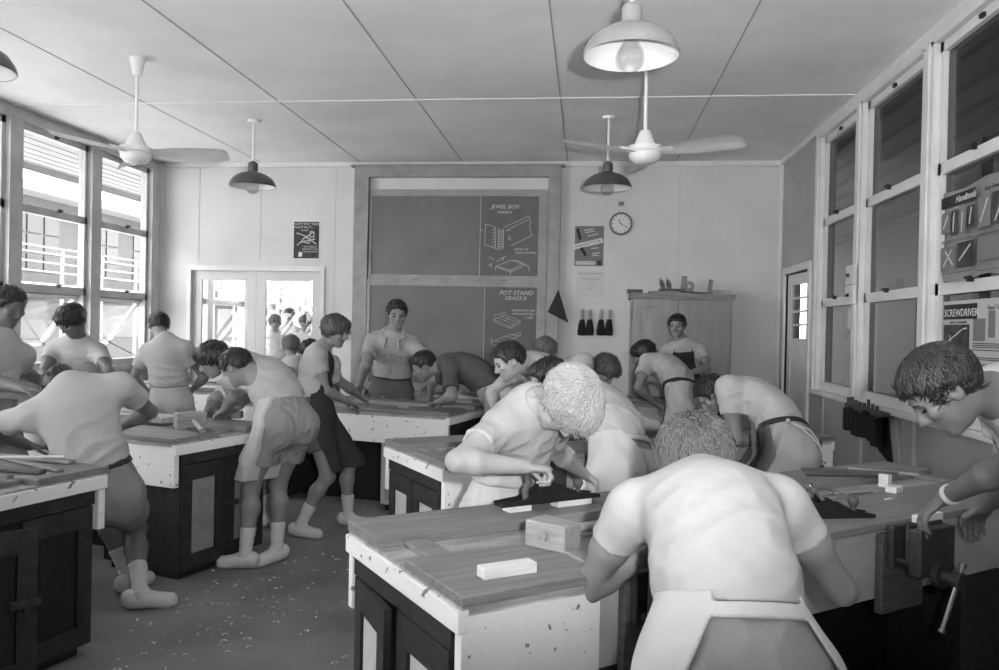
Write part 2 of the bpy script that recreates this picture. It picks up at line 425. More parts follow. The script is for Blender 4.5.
    if ap:
        amat = look.get('apronmat', 'linen')
        if tl < 1: hemz = min((o['J' + k] + (o['K' + k] - o['J' + k]) * look.get('alen', .62))[2] for k in 'lr')
        else: hemz = (o['J' + 'l'] + (o['K' + 'l'] - o['J' + 'l']) * look.get('alen', .7))[2]
        cut = look.get('acut', .0)
        gap = look.get('agap', None)
        bprims = list(lowp)
        hull = [('c', o['Jl'], o['Kl'], .055 * w, .058 * w, .1), ('c', o['Jr'], o['Kr'], .055 * w, .058 * w, .12)]
        top_p = belt_p + fr0[2] * .012 * H
        def f_apron(X):
            d = smin(f_low(X, .014) - .011, union(X, hull) - .020, .05)
            d = d + wrinkle(X * V(1.5, 1.5, .5), seed + 17, 30) * .005
            kn = (o['Kl'] + o['Kr']) / 2; kf = float((kn - P) @ Fp)
            y = dot(X - P.astype(f32), Fp) - kf * np.clip((P[2] - X[:, 2]) / max(P[2] - kn[2], .1), 0, 1.2); x = dot(X - P.astype(f32), fr0[0]); zz = dot(X - belt_p.astype(f32), fr0[2])
            if gap is None:
                reg = cut * H - y
                if 'aside' in look: reg = np.maximum(reg, look['aside'] * H - x)
                af = look.get('afwd')
                if af: d = smin(d, np.maximum(np.maximum(np.abs(y - af * H - .1 * np.clip(-zz, 0, 1)) - .011, np.abs(x) - .105 * H), zz) + wrinkle(X, seed + 3, 25) * .004, .02)
            else:      # wrapped round: an opening at the back that widens downwards
                gx = look.get('agx', 0.0) * H
                reg = np.minimum(gap * H + np.clip(-zz - .02, 0, 1) * look.get('aflare', .45) - np.abs(x - gx), -y + .0 * H)
                if look.get('agz'): reg = np.minimum(reg, zz + look['agz'])
                if look.get('atie', True):
                    reg = np.minimum(reg, np.abs(zz + .018) - .016)
            d = smax(d, reg.astype(f32), .006)
            d = smax(d, dot(X - top_p.astype(f32), fr0[2]), .006)
            d = smax(d, (hemz - X[:, 2]).astype(f32), .006)
            if ap == 'bib':
                b = f_shirt(X) - .008 + wrinkle(X, seed + 21, 35) * .002
                q = (X - Ch.astype(f32)) @ fr2.T.astype(f32)
                b = smax(b, (.025 * H - q[:, 1]).astype(f32), .005)
                b = smax(b, np.abs(q[:, 0]) - (.062 * H + np.clip(-q[:, 2], 0, .2) * .25), .005)
                b = smax(b, q[:, 2] - .088 * H, .005)
                d = smin(d, smax(b, -dot(X - belt_p.astype(f32), fr0[2]) - .02, .004), .01)
            return d.astype(f32)
        ao = part('apron', f_apron, torso[:3] + lowp + hull, amat, pad=.06)
        if ap == 'bib' and ao is not None:
            bt = Ch + fr2[2] * .085 * H + fr2[1] * .07 * H
            stp = []
            for sg in (1, -1):
                pts = [bt + fr2[0] * sg * .055 * H, N + fr2[0] * sg * .045 * H + fr2[1] * .035 * H + fr2[2] * .0 * H, N + fr2[0] * sg * .035 * H - fr2[1] * .02 * H + fr2[2] * .03 * H, N - fr2[1] * .04 * H + fr2[2] * .022 * H]
                for a, b in zip(pts, pts[1:]): stp.append(('c', a, b, .0055, .0055, .003))
            v, q = surface_nets(lambda X: union(X, stp), *bounds(stp, .004), .004)
            link('neck_strap', np_mesh('neck_strap', v, q, origin), M[amat], ao)
        if look.get('atails') and ao is not None:
            ts = []
            def onto(p):       # slide a point forward until it lies on the cloth
                p = p - Fp * .35
                for _ in range(90):
                    if float(f_low(p[None].astype(f32), .02)[0]) < .004: break
                    p = p + Fp * .005
                return p
            b0 = onto(P + fr0[2] * .075 * H + fr0[0] * look.get('agx', 0) * H)
            for sg in (1, -1):
                pts = [b0] + [onto(b0 + fr0[0] * sg * (.018 + .006 * j) + np.array([0, 0, -.055 * j])) for j in (1, 2, 3, 4)]
                for a, b in zip(pts, pts[1:]): ts.append(('c', a, b, .0048, .0048, .003))
            ts.append(('c', b0 - fr0[0] * .02, b0 + fr0[0] * .02, .011, .011, .004))
            v, q = surface_nets(lambda X: union(X, ts), *bounds(ts, .004), .004)
            link('apron_string', np_mesh('apron_string', v, q, origin), M['linen'], ao)
    # ---- socks and shoes
    if look.get('feet', True):
        for k in 'lr':
            K, A = o['K' + k], o['A' + k]; ax = unit(K - A)
            fwd = np.array([math.cos(math.radians(o['ta' + k])), math.sin(math.radians(o['ta' + k])), 0])
            topk = A + ax * look.get('sock', .10) * H
            spz = [('c', A - ax * .01, A + ax * .2 * H, .0245 * H, .031 * H, .01)]
            def f_sock(X):
                d = smin(union(X, legs[k][2:4]) - .004, cap(X, A - ax * .015, A + ax * .16 * H, .020 * H, .024 * H), .01) + np.sin(dot(X, ax) * 160) * .0012
                return smax(d, dot(X - topk.astype(f32), ax), .006).astype(f32)
            part('sock', f_sock, [('c', A, topk, .04, .04, .01)], look.get('sockmat', 'sock'), vx=min(vox, .006))
            g = np.array([A[0], A[1], 0.0])
            a0 = g - fwd * .026 * H + np.array([0, 0, .024 * H]); a1 = g + fwd * .082 * H + np.array([0, 0, .017 * H]); a2 = g + fwd * .03 * H + np.array([0, 0, .026 * H])
            shp = [('c', a0, a1,   .0215 * H, .0215 * H, .02), ('c', a0 + np.array([0, 0, .012 * H]), a2, .024 * H, .024 * H, .03), ('c', a1 - fwd * .02 * H, a1, .0245 * H, .021 * H, .02)]
            def f_shoe(X):
                d = union(X, shp) + wrinkle(X, seed + 31, 90) * .001
                d = smax(d, (.008 - X[:, 2]).astype(f32), .004)
                return smax(d, (X[:, 2] - .050 * H - .02 * H * np.clip(-dot(X - g.astype(f32), fwd) / (.03 * H) + .5, 0, 1)).astype(f32), .006).astype(f32)
            so = part('shoe', f_shoe, shp, look.get('shoemat', 'shoe'), pad=.01, vx=min(vox, .006))
            def f_sole(X):
                d = union(X, shp[:1] + shp[2:]) - .003
                return smax(d, np.abs(X[:, 2] - .009) - .009, .003).astype(f32)
            v, q = surface_nets(f_sole, *bounds(shp, .01), .006)
            link('sole', np_mesh('sole', v, q, origin), M[look.get('solemat', 'sole')], so)
    for fn in look.get('extras', []): fn(o, root, origin, dict(P=P, N=N, fr0=fr0, fr1=fr1, fr2=fr2, Ch=Ch, Wp=Wp, H=H, w=w, torso=torso, belt=belt_p, hp=hp, hax=hax, hh=hh, vox=vox, part=part, f_shirt=f_shirt))
    return root
# ---------------------------------------------------------------- camera frame and survey helpers
EYE = 1.45
_yaw, _pitch, _roll = math.radians(6.4), math.radians(-.42), math.radians(1.2)
_f = Vector((-math.sin(_yaw) * math.cos(_pitch), math.cos(_yaw) * math.cos(_pitch), math.sin(_pitch)))
_r = Vector((math.cos(_yaw), math.sin(_yaw), 0)); _u = _r.cross(_f)
_r2 = math.cos(_roll) * _r + math.sin(_roll) * _u; _u2 = -math.sin(_roll) * _r + math.cos(_roll) * _u
FPX = 782.0
def sight(x, y): return _r2 * ((x - 499.5) / FPX) - _u2 * ((y - 335) / FPX) + _f
def on_y(x, y, Y): d = sight(x, y); return Vector((0, 0, EYE)) + d * (Y / d.y)       # point of a wall Y = const
def on_x(x, y, X): d = sight(x, y); return Vector((0, 0, EYE)) + d * (X / d.x)
def on_z(x, y, Z): d = sight(x, y); return Vector((0, 0, EYE)) + d * ((Z - EYE) / d.z)

# ---------------------------------------------------------------- mesh builder
class MB:
    def __init__(self): self.bm = bmesh.new()
    def box(self, x0, x1, y0, y1, z0, z1, m=None, bev=0.0):
        bm = bmesh.new() if (m is not None or bev) else self.bm
        vs = [bm.verts.new(Vector(p)) for p in ((x0, y0, z0), (x1, y0, z0), (x1, y1, z0), (x0, y1, z0), (x0, y0, z1), (x1, y0, z1), (x1, y1, z1), (x0, y1, z1))]
        fs = [bm.faces.new([vs[i] for i in f]) for f in ((3, 2, 1, 0), (4, 5, 6, 7), (0, 1, 5, 4), (1, 2, 6, 5), (2, 3, 7, 6), (3, 0, 4, 7))]
        if bm is not self.bm:
            if bev: bmesh.ops.bevel(bm, geom=list(bm.edges), offset=bev, segments=2, affect='EDGES', profile=.5)
            if m is not None: bm.transform(m)
            self.merge(bm)
        return self
    def merge(self, bm):
        me = bpy.data.meshes.new('tmp'); bm.to_mesh(me); bm.free(); self.bm.from_mesh(me); bpy.data.meshes.remove(me)
    def tube(self, pts, r, n=10, r2=None, closed=False):
        pts = [Vector(p) for p in pts]; rings = []
        ref = Vector((0, 0, 1))
        for i, p in enumerate(pts):
            a = pts[max(i - 1, 0)]; b = pts[min(i + 1, len(pts) - 1)]; t = (b - a).normalized()
            if abs(t.dot(ref)) > .95: ref = Vector((1, 0, 0))
            s = t.cross(ref).normalized(); u = s.cross(t)
            rr = r if r2 is None else r + (r2 - r) * i / (len(pts) - 1)
            if callable(r): rr = r(i / (len(pts) - 1))
            rings.append([self.bm.verts.new(p + (s * math.cos(2 * PI * k / n) + u * math.sin(2 * PI * k / n)) * rr) for k in range(n)])
        for A, B in zip(rings, rings[1:]):
            for k in range(n): self.bm.faces.new((A[k], A[(k + 1) % n], B[(k + 1) % n], B[k]))
        self.bm.faces.new(rings[0][::-1]); self.bm.faces.new(rings[-1])
        return self
    def lathe(self, prof, n=28, m=None, cap0=False, cap1=False):
        bm = bmesh.new() if m is not None else self.bm
        rings = [[bm.verts.new((r * math.cos(2 * PI * k / n), r * math.sin(2 * PI * k / n), z)) for k in range(n)] for r, z in prof]
        for A, B in zip(rings, rings[1:]):
            for k in range(n): bm.faces.new((A[k], A[(k + 1) % n], B[(k + 1) % n], B[k]))
        if cap0: bm.faces.new(rings[0][::-1])
        if cap1: bm.faces.new(rings[-1])
        if bm is not self.bm: bm.transform(m); self.merge(bm)
        return self
    def prism(self, poly, t, m=None):
        """polygon in XY, thickness t up Z"""
        bm = bmesh.new() if m is not None else self.bm
        a = [bm.verts.new((x, y, 0)) for x, y in poly]; b = [bm.verts.new((x, y, t)) for x, y in poly]
        bm.faces.new(a[::-1]); bm.faces.new(b)
        for i in range(len(poly)): bm.faces.new((a[i], a[(i + 1) % len(poly)], b[(i + 1) % len(poly)], b[i]))
        if bm is not self.bm: bm.transform(m); self.merge(bm)
        return self
    def build(self, name, mat, parent=None, smooth=False, bev=0.0):
        bmesh.ops.recalc_face_normals(self.bm, faces=self.bm.faces)
        if bev: bmesh.ops.bevel(self.bm, geom=list(self.bm.edges), offset=bev, segments=2, affect='EDGES', profile=.5)
        me = bpy.data.meshes.new(name); self.bm.to_mesh(me); self.bm.free()
        o = link(name, me, mat, parent)
        if smooth:
            for p in me.polygons: p.use_smooth = True
            try: me.set_sharp_from_angle(angle=math.radians(40))
            except Exception: pass
        return o

def T(x, y, z, rz=0, rx=0, ry=0):
    return Matrix.Translation((x, y, z)) @ Matrix.Rotation(rz, 4, 'Z') @ Matrix.Rotation(ry, 4, 'Y') @ Matrix.Rotation(rx, 4, 'X')
def S_(o, k='structure'): o['kind'] = k; return o

def lettering(name, lines, mat, parent, m, shear=0.0, align='CENTER'):
    """lines = (text, x, y, size) in a local XY plane, built as one mesh"""
    bm = bmesh.new()
    for text, x, y, size in lines:
        cu = bpy.data.curves.new('t', 'FONT'); cu.body = text; cu.size = size; cu.align_x = align; cu.shear = shear; cu.extrude = .0006; cu.resolution_u = 2
        ob = bpy.data.objects.new('t', cu); C.objects.link(ob)
        bpy.context.view_layer.update()
        dg = bpy.context.evaluated_depsgraph_get()
        me = bpy.data.meshes.new_from_object(ob.evaluated_get(dg))
        me.transform(m @ Matrix.Translation((x, y, 0)))
        bm.from_mesh(me)
        bpy.data.objects.remove(ob); bpy.data.curves.remove(cu); bpy.data.meshes.remove(me)
    me = bpy.data.meshes.new(name); bm.to_mesh(me); bm.free()
    return link(name, me, mat, parent)

def ribbon(name, strokes, w, mat, parent, m):
    mb = MB()
    for st in strokes:
        for (x0, y0), (x1, y1) in zip(st, st[1:]):
            d = Vector((x1 - x0, y1 - y0)); l = d.length
            if l < 1e-6: continue
            n = Vector((-d.y, d.x)) / l * w / 2
            mb.prism([(x0 + n.x, y0 + n.y), (x0 - n.x, y0 - n.y), (x1 - n.x, y1 - n.y), (x1 + n.x, y1 + n.y)], .0008, m)
    return mb.build(name, mat, parent)

# ---------------------------------------------------------------- room materials
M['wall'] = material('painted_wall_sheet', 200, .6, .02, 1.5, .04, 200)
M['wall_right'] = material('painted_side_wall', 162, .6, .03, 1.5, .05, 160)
M['ceiling'] = material('ceiling_sheet', 232, .8, .02, 1.2, .08, 150)
M['seam'] = material('ceiling_seam', 160, .8)
M['seam_pale'] = material('ceiling_cover_strip', 244, .8)
M['joint'] = material('wall_joint', 190, .7)
M['trim'] = material('white_joinery', 210, .45, .02, 4, .04, 60)
M['frame_left'] = material('grey_window_joinery', 182, .5, .04, 5, .05, 60)
M['floor'] = material('worn_floor', 134, .75, 0, 2.2, .25, 45, g2=106, lo=.3, hi=.72, spec=.25)
M['panel_white'] = material('chipped_white_paint', 230, .55, 0, 24, .2, 70, g2=120, lo=.33, hi=.36)
M['panel_tan'] = material('worn_cream_paint', 176, .6, 0, 5, .15, 60, g2=148, lo=.25, hi=.8)
M['door_white'] = material('cream_door_panel', 190, .55, .03, 8, .04, 50)
M['door_grey'] = material('grey_door_panel', 136, .55, .05, 8, .06, 60)
M['dark_wood'] = material('dark_painted_wood', 52, .5, 0, 20, .12, 60, g2=40, lo=.35, hi=.6)
M['black_wood'] = material('black_painted_wood', 28, .5, .1, 20, .1, 60)
M['bench_top'] = material('worn_bench_timber', 140, .6, 0, 4, .3, 26, stretch=(.8, 9, 9), g2=106, lo=.25, hi=.8)
M['tray'] = material('pale_scuffed_ply', 168, .6, 0, 5, .15, 40, stretch=(1, 4, 4), g2=120, lo=.3, hi=.6)
M['timber'] = material('plain_timber', 150, .6, 0, 7, .2, 40, stretch=(1, 10, 10), g2=112, lo=.3, hi=.7)
M['timber_dark'] = material('brown_timber', 92, .55, 0, 7, .2, 40, stretch=(1, 10, 10), g2=66, lo=.3, hi=.7)
M['pine'] = material('fresh_pine', 212, .6, .03, 10, .08, 60, stretch=(1, 8, 8))
M['beech'] = material('beech', 158, .5, 0, 10, .1, 60, stretch=(1, 8, 8), g2=134, lo=.3, hi=.7)
M['cabinet'] = material('varnished_plywood', 140, .4, 0, 3.5, .05, 60, stretch=(3, 3, .6), g2=108, lo=.25, hi=.75, spec=.5)
M['board_frame'] = material('varnished_board_frame', 148, .45, 0, 6, .08, 60, g2=126, lo=.3, hi=.7, spec=.5)
M['slate'] = material('chalky_slate', 118, .75, 0, 1.8, .03, 90, g2=104, lo=.3, hi=.75)
M['slate_clean'] = material('slate', 100, .75, .03, 3, .03, 90)
M['chalk'] = material('chalk', 196, .9)
M['iron'] = material('dark_iron', 38, .45, .1, 30, .1, 90, metal=.3, spec=.5)
M['iron_grey'] = material('grey_cast_iron', 62, .5, .1, 20, .15, 60, metal=.3)
M['steel'] = material('polished_steel', 200, .22, metal=1.0)
M['enamel_grey'] = material('grey_enamel', 142, .35, .03, 10, spec=.5)
M['enamel_dark'] = material('dark_green_enamel', 74, .35, .05, 10, spec=.5)
M['enamel_white'] = material('white_enamel', 228, .3, spec=.5)
M['fan'] = material('cream_fan_paint', 226, .4, spec=.5)
M['paper'] = material('paper', 214, .9)
M['paper_grey'] = material('grey_paper', 196, .9)
M['chart'] = material('chart_paper', 176, .9)
M['ink'] = material('printing_ink', 46, .8)
M['ink_mid'] = material('grey_print', 116, .8)
M['ink_dark'] = material('dark_print', 62, .8, .2, 14)
M['bristle'] = material('black_bristle', 26, .9, .2, 90, .5, 120)
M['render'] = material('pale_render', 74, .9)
M['ground'] = material('pale_gravel', 176, .9, .06, 1.0)
M['outside_window'] = material('far_window', 36, .3)
M['outside_white'] = material('white_railing', 140, .7)
M['soffit'] = material('eave_lining', 150, .8)
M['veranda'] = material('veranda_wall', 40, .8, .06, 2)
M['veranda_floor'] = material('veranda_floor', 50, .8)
def glass(name, tint=.93, dust=.03):
    m = bpy.data.materials.new(name); m.use_nodes = True; nt = m.node_tree; nt.nodes.clear()
    out = nt.nodes.new('ShaderNodeOutputMaterial'); tr = nt.nodes.new('ShaderNodeBsdfTransparent'); gl = nt.nodes.new('ShaderNodeBsdfGlossy')
    df = nt.nodes.new('ShaderNodeBsdfDiffuse'); lw = nt.nodes.new('ShaderNodeLayerWeight'); lw.inputs['Blend'].default_value = .5
    pw = nt.nodes.new('ShaderNodeMath'); pw.operation = 'POWER'; pw.inputs[1].default_value = 4.5
    ma = nt.nodes.new('ShaderNodeMath'); ma.operation = 'MULTIPLY_ADD'; ma.inputs[1].default_value = .4; ma.inputs[2].default_value = .035
    m1 = nt.nodes.new('ShaderNodeMixShader'); m2 = nt.nodes.new('ShaderNodeMixShader')
    tr.inputs['Color'].default_value = (tint, tint, tint, 1); gl.inputs['Roughness'].default_value = .02; df.inputs['Color'].default_value = (.5, .5, .5, 1)
    m1.inputs['Fac'].default_value = dust
    nt.links.new(lw.outputs['Facing'], pw.inputs[0]); nt.links.new(pw.outputs[0], ma.inputs[0])
    nt.links.new(tr.outputs[0], m1.inputs[1]); nt.links.new(df.outputs[0], m1.inputs[2])
    nt.links.new(ma.outputs[0], m2.inputs['Fac']); nt.links.new(m1.outputs[0], m2.inputs[1]); nt.links.new(gl.outputs[0], m2.inputs[2])
    nt.links.new(m2.outputs[0], out.inputs['Surface'])
    return m
M['glass'] = glass('window_glass'); M['glass_dusty'] = glass('dusty_window_glass', .62, .015)
M['bulb'] = glass('bulb_glass', .9, .12)

# ---------------------------------------------------------------- the room
XL, XR, YB, YF, H_C = -5.11, 2.09, 8.86, -2.6, 3.355
S_(MB().box(XL - .15, XR + .15, YF, YB + .12, -.12, 0).build('floor', M['floor']))
S_(MB().box(XL - .15, XR + .15, YF, YB + .12, H_C, H_C + .1).build('ceiling', M['ceiling']))
# back wall round the double door (X -4.66..-3.13, Z 0..2.07)
DX0, DX1, DZ = -4.70, -3.11, 2.08
S_(MB().box(XL - .15, DX0, YB, YB + .12, 0, H_C).box(DX1, XR + .15, YB, YB + .12, 0, H_C).box(DX0, DX1, YB, YB + .12, DZ, H_C).build('wall_back', M['wall']))
S_(MB().box(XL - .15, XR + .15, YF - .12, YF, 0, H_C).build('wall_front', M['wall']))
# joints of the wall sheets, cornice, ceiling strips
mb = MB()
for x in (-3.86, -2.95, .985, -4.62): mb.box(x - .004, x + .004, YB - .004, YB, 2.2 if x < -3 else 0, H_C)
S_(mb.build('trim_1', M['joint']))
S_(MB().box(XL, XR, YB - .03, YB, H_C - .055, H_C).build('trim_2', M['trim']))
S_(MB().box(XR - .03, XR, YF, YB - .03, H_C - .05, H_C).build('trim_3', M['trim']))
mb = MB()
for k in range(5): mb.box(-3.86 + 1.2 * k - .0045, -3.86 + 1.2 * k + .0045, YF, YB - .03, H_C - .003, H_C)
S_(mb.build('trim_4', M['seam']))
mb = MB()
for k in range(4): mb.box(XL, XR, 6.43 - 2.4 * k - .012, 6.43 - 2.4 * k + .012, H_C - .006, H_C - .001)
S_(mb.build('trim_5', M['seam_pale']))
mb = MB()
for x, w in ((XR - .035, .035), (XL, .04)): mb.box(x, x + w, YB - .035, YB, 0, H_C - .055)
S_(mb.build('trim_6', M['trim']))

# window walls: sill band, head band, then a bay of joinery between two posts
ZS, Z1, Z2, ZT = 1.01, 1.745, 2.47, 3.24
def window_bay(n, X, out, y0, y1, mat, gl, open_bottom=False, latch=True):
    """X = inner wall face, out = outward sign; three lights one above the other"""
    a, b = (X, X + out * .07); xa, xb = min(a, b), max(a, b)
    t = .045
    mb = MB()
    for z0, z1 in ((ZS - .05, ZS + .03), (ZT - .06, ZT)): mb.box(xa, xb, y0, y1, z0, z1)
    for z in (Z1, Z2): mb.box(xa, xb, y0, y1, z - .035, z + .035)
    mb.box(xa, xb, y0, y0 + t, ZS, ZT); mb.box(xa, xb, y1 - t, y1, ZS, ZT)
    w = S_(mb.build('window_%d' % n, mat))
    lights = [(Z2 + .035, ZT - .06), (Z1 + .035, Z2 - .035)] + ([] if open_bottom else [(ZS + .03, Z1 - .035)])
    for z0, z1 in lights:
        S_(MB().box(X + out * .03, X + out * .034, y0 + t, y1 - t, z0, z1).build('pane', M[gl], w))
    if open_bottom:      # awning sash swung outward, held by a stay
        h = Z1 - .04 - ZS - .04; ang = math.radians(38) * out
        m = Matrix.Translation((X + out * .05, (y0 + y1) / 2, Z1 - .04)) @ Matrix.Rotation(-ang, 4, 'Y')
        hw = (y1 - y0) / 2 - .05
        mb = MB()
        mb.box(-.018, .018, -hw, hw, -.045, 0, m); mb.box(-.018, .018, -hw, hw, -h, -h + .055, m)
        mb.box(-.018, .018, -hw, -hw + .045, -h, 0, m); mb.box(-.018, .018, hw - .045, hw, -h, 0, m)
        s = S_(mb.build('sash', mat, w))
        S_(MB().box(-.002, .002, -hw + .045, hw - .045, -h + .055, -.045, m).build('pane', M[gl], s))
        foot = m @ Vector((0, hw - .02, -h + .03))
        S_(MB().tube([(X + out * .04, y1 - .06, ZS + .02), foot], .008).tube([(X + out * .04, y0 + .06, ZS + .02), m @ Vector((0, -hw + .02, -h + .03))], .008).build('stay', M['iron_grey'], s))
    if latch:
        for z in (Z1, Z2):
            yc = y0 + (y1 - y0) * .55
            S_(MB().box(X - out * .03, X, yc - .012, yc + .012, z + .02, z + .05).box(X - out * .04, X - out * .028, yc - .05, yc + .02, z + .036, z + .05).build('window_latch', M['iron'], w))
        S_(MB().box(X - out * .02, X, y0 + (y1 - y0) * .5 - .02, y0 + (y1 - y0) * .5 + .02, ZT - .05, ZT - .025).build('window_latch', M['iron'], w))
    return w

LP = [8.74, 7.62, 6.47, 5.35, 4.20, 3.05, 1.9, .75, -.4, -1.55, -2.6]
RP = [7.42, 6.33, 5.10, 3.9, 2.7, 1.5, .3, -.9, -2.1]
mb = MB(); mb.box(XL - .15, XL, YF, YB, 0, ZS - .04).box(XL - .15, XL, YF, YB, ZT, H_C)
mb.box(XL - .15, XL, LP[0] + .02, YB, ZS - .04, ZT)
S_(mb.build('wall_left', M['frame_left']))
mb = MB()
for y in LP[:-1]: mb.box(XL - .09, XL + .03, y - .10, y + .06, ZS - .04, ZT + .02)
mb.box(XL, XL + .035, YF, LP[0] + .06, ZT - .0, ZT + .07); mb.box(XL - .02, XL + .06, YF, LP[0] + .06, ZS - .09, ZS - .04)
S_(mb.build('trim_7', M['frame_left']))
n = 1
for a, b in zip(LP[1:], LP[:-1]):
    window_bay(n, XL - .02, -1, a + .06, b - .10, M['frame_left'], 'glass', open_bottom=True); n += 1

# right wall: doorway near the back corner (Y 7.68..8.62), then the window bays
RD0, RD1, RDZ = 7.72, 8.60, 2.09
mb = MB(); mb.box(XR, XR + .15, RD1, YB, 0, H_C).box(XR, XR + .15, RD0, RD1, RDZ, H_C).box(XR, XR + .15, RP[0] + .06, RD0, 0, H_C)
mb.box(XR, XR + .15, YF, RP[0] + .06, 0, ZS - .05).box(XR, XR + .15, YF, RP[0] + .06, ZT, H_C)
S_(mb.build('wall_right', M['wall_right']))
mb = MB()
for y in RP: mb.box(XR - .035, XR + .08, y - .075, y + .075, ZS - .05, ZT + .02)
for y in RP: mb.box(XR - .045, XR - .035, y - .03, y + .03, ZS - .05, ZT + .02)
mb.box(XR - .035, XR, YF, RP[0] + .075, ZT, ZT + .06); mb.box(XR - .05, XR + .02, YF, RP[0] + .075, ZS - .085, ZS - .045)
S_(mb.build('trim_8', M['trim']))
mb = MB()
for y in (7.2, 6.22, 5.25, 4.25, 3.25): mb.box(XR - .006, XR, y - .025, y + .025, 0, ZS - .085)
S_(mb.build('trim_9', M['joint']))
for a, b in zip(RP[1:], RP[:-1]):
    window_bay(n, XR + .005, 1, a + .075, b - .075, M['trim'], 'glass_dusty'); n += 1
# right doorway: architrave and a half glazed leaf swung outward
mb = MB(); e = .07
mb.box(XR - .025, XR + .15, RD0 - e, RD0, 0, RDZ + e).box(XR - .025, XR + .15, RD1, RD1 + e, 0, RDZ + e).box(XR - .025, XR + .15, RD0, RD1, RDZ, RDZ + e)
S_(mb.build('trim_10', M['trim']))
m = T(XR + .035, RD1 - .02, 0, math.radians(-88))
def leaf(name, m, w, h, mat, panes, handle_x, z0=.02):
    mb = MB(); t = .02; st = .11
    mb.box(0, st, -t, t, z0, h, m).box(w - st, w, -t, t, z0, h, m).box(st, w - st, -t, t, z0, z0 + .2, m).box(st, w - st, -t, t, h - .11, h, m)
    zp = .98 if panes == 1 else 1.42
    mb.box(st, w - st, -t, t, zp - .12, zp, m).box(st, w - st, -t * .4, t * .4, z0 + .2, zp - .12, m)
    d = S_(mb.build(name, mat))
    zs = [zp + (h - .11 - zp) * i / panes for i in range(panes + 1)]
    if panes > 1:
        mb = MB()
        for z in zs[1:-1]: mb.box(st, w - st, -t * .8, t * .8, z - .012, z + .012, m)
        S_(mb.build('glazing_bar', mat, d))
    S_(MB().box(st, w - st, -.002, .002, zp, h - .11, m).build('pane', M['glass'], d))
    S_(MB().tube([m @ Vector((handle_x, -.06, 1.0)), m @ Vector((handle_x, .06, 1.0))], .02).tube([m @ Vector((handle_x, -.04, .92)), m @ Vector((handle_x, .04, .92))], .014).build('door_handle', M['iron'], d))
    return d
leaf('door_1', m, .86, RDZ - .01, M['trim'], 4, .80)
# double door in the back wall
hw = (DX1 - DX0) / 2
leaf('door_2', T(DX0, YB + .05, 0), hw - .003, DZ, M['wall'], 1, hw - .06)
leaf('door_3', T(DX0 + hw, YB + .05, 0), hw - .003, DZ, M['wall'], 1, .06)
mb = MB(); mb.box(DX0 - .05, DX0, YB - .025, YB, 0, DZ + .06).box(DX1, DX1 + .05, YB - .025, YB, 0, DZ + .06).box(DX0, DX1, YB - .025, YB, DZ, DZ + .06)
S_(mb.build('trim_11', M['trim']))

# ---------------------------------------------------------------- beyond the windows
S_(MB().box(-60, XL - .15, -30, 60, -.3, -.06).build('ground', M['ground']))
mb = MB(); mb.box(XL - 1.5, XL - .15, YF, 16, 3.30, 3.36)
for k in range(8): mb.box(XL - 1.45 + .17 * k, XL - 1.43 + .17 * k, YF, 16, 3.294, 3.30)
mb.box(XL - 1.53, XL - 1.5, YF, 16, 3.22, 3.40)
S_(mb.build('eave', M['soffit']))
# long two storey building across the yard
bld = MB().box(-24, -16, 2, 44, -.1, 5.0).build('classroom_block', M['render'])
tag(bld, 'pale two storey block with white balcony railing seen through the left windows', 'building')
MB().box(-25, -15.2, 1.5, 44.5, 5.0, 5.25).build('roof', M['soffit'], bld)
for k in range(12):
    y = 8 + k * 3.0; mb = MB()
    for j in range(3):
        for i in range(3): mb.box(-16.0, -15.96, y + i * .72, y + i * .72 + .64, 2.85 + j * .56, 3.35 + j * .56)
    mb.build('window', M['outside_window'], bld)
mbr = MB(); mbr.box(-16, -14.7, 2, 44, 2.3, 2.45)
for z in (2.75, 3.0, 3.25, 3.42): mbr.box(-14.76, -14.72, 2, 44, z, z + .04)
for k in range(24): mbr.box(-14.78, -14.72, 2.5 + k * 1.8, 2.58 + k * 1.8, -.1, 3.46)
mbr.build('balcony', M['outside_white'], bld)
for k in range(7): MB().box(-16.02, -15.96, 9 + k * 5, 11.6 + k * 5, .9, 2.0).build('window', M['outside_window'], bld)
# veranda on the right
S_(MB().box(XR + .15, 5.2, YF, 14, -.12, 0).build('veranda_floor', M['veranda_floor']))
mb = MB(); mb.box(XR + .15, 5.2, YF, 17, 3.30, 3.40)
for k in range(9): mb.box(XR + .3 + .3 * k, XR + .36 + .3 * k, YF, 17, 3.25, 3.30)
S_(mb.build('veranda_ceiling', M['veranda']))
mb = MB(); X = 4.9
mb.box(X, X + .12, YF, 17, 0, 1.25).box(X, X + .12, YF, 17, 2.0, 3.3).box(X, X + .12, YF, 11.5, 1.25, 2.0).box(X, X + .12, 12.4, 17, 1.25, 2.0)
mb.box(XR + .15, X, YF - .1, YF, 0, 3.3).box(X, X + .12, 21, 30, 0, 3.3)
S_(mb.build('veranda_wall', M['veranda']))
mb = MB()
for y in (4.2, 6.0, 7.6): mb.box(3.55, 3.65, y, y + .1, 0, 3.3)
S_(mb.build('veranda_post', M['veranda']))
S_(MB().box(XR + .15, 60, 14, 60, -.3, -.06).box(5.2, 60, -30, 14, -.3, -.06).build('street', M['ground']))
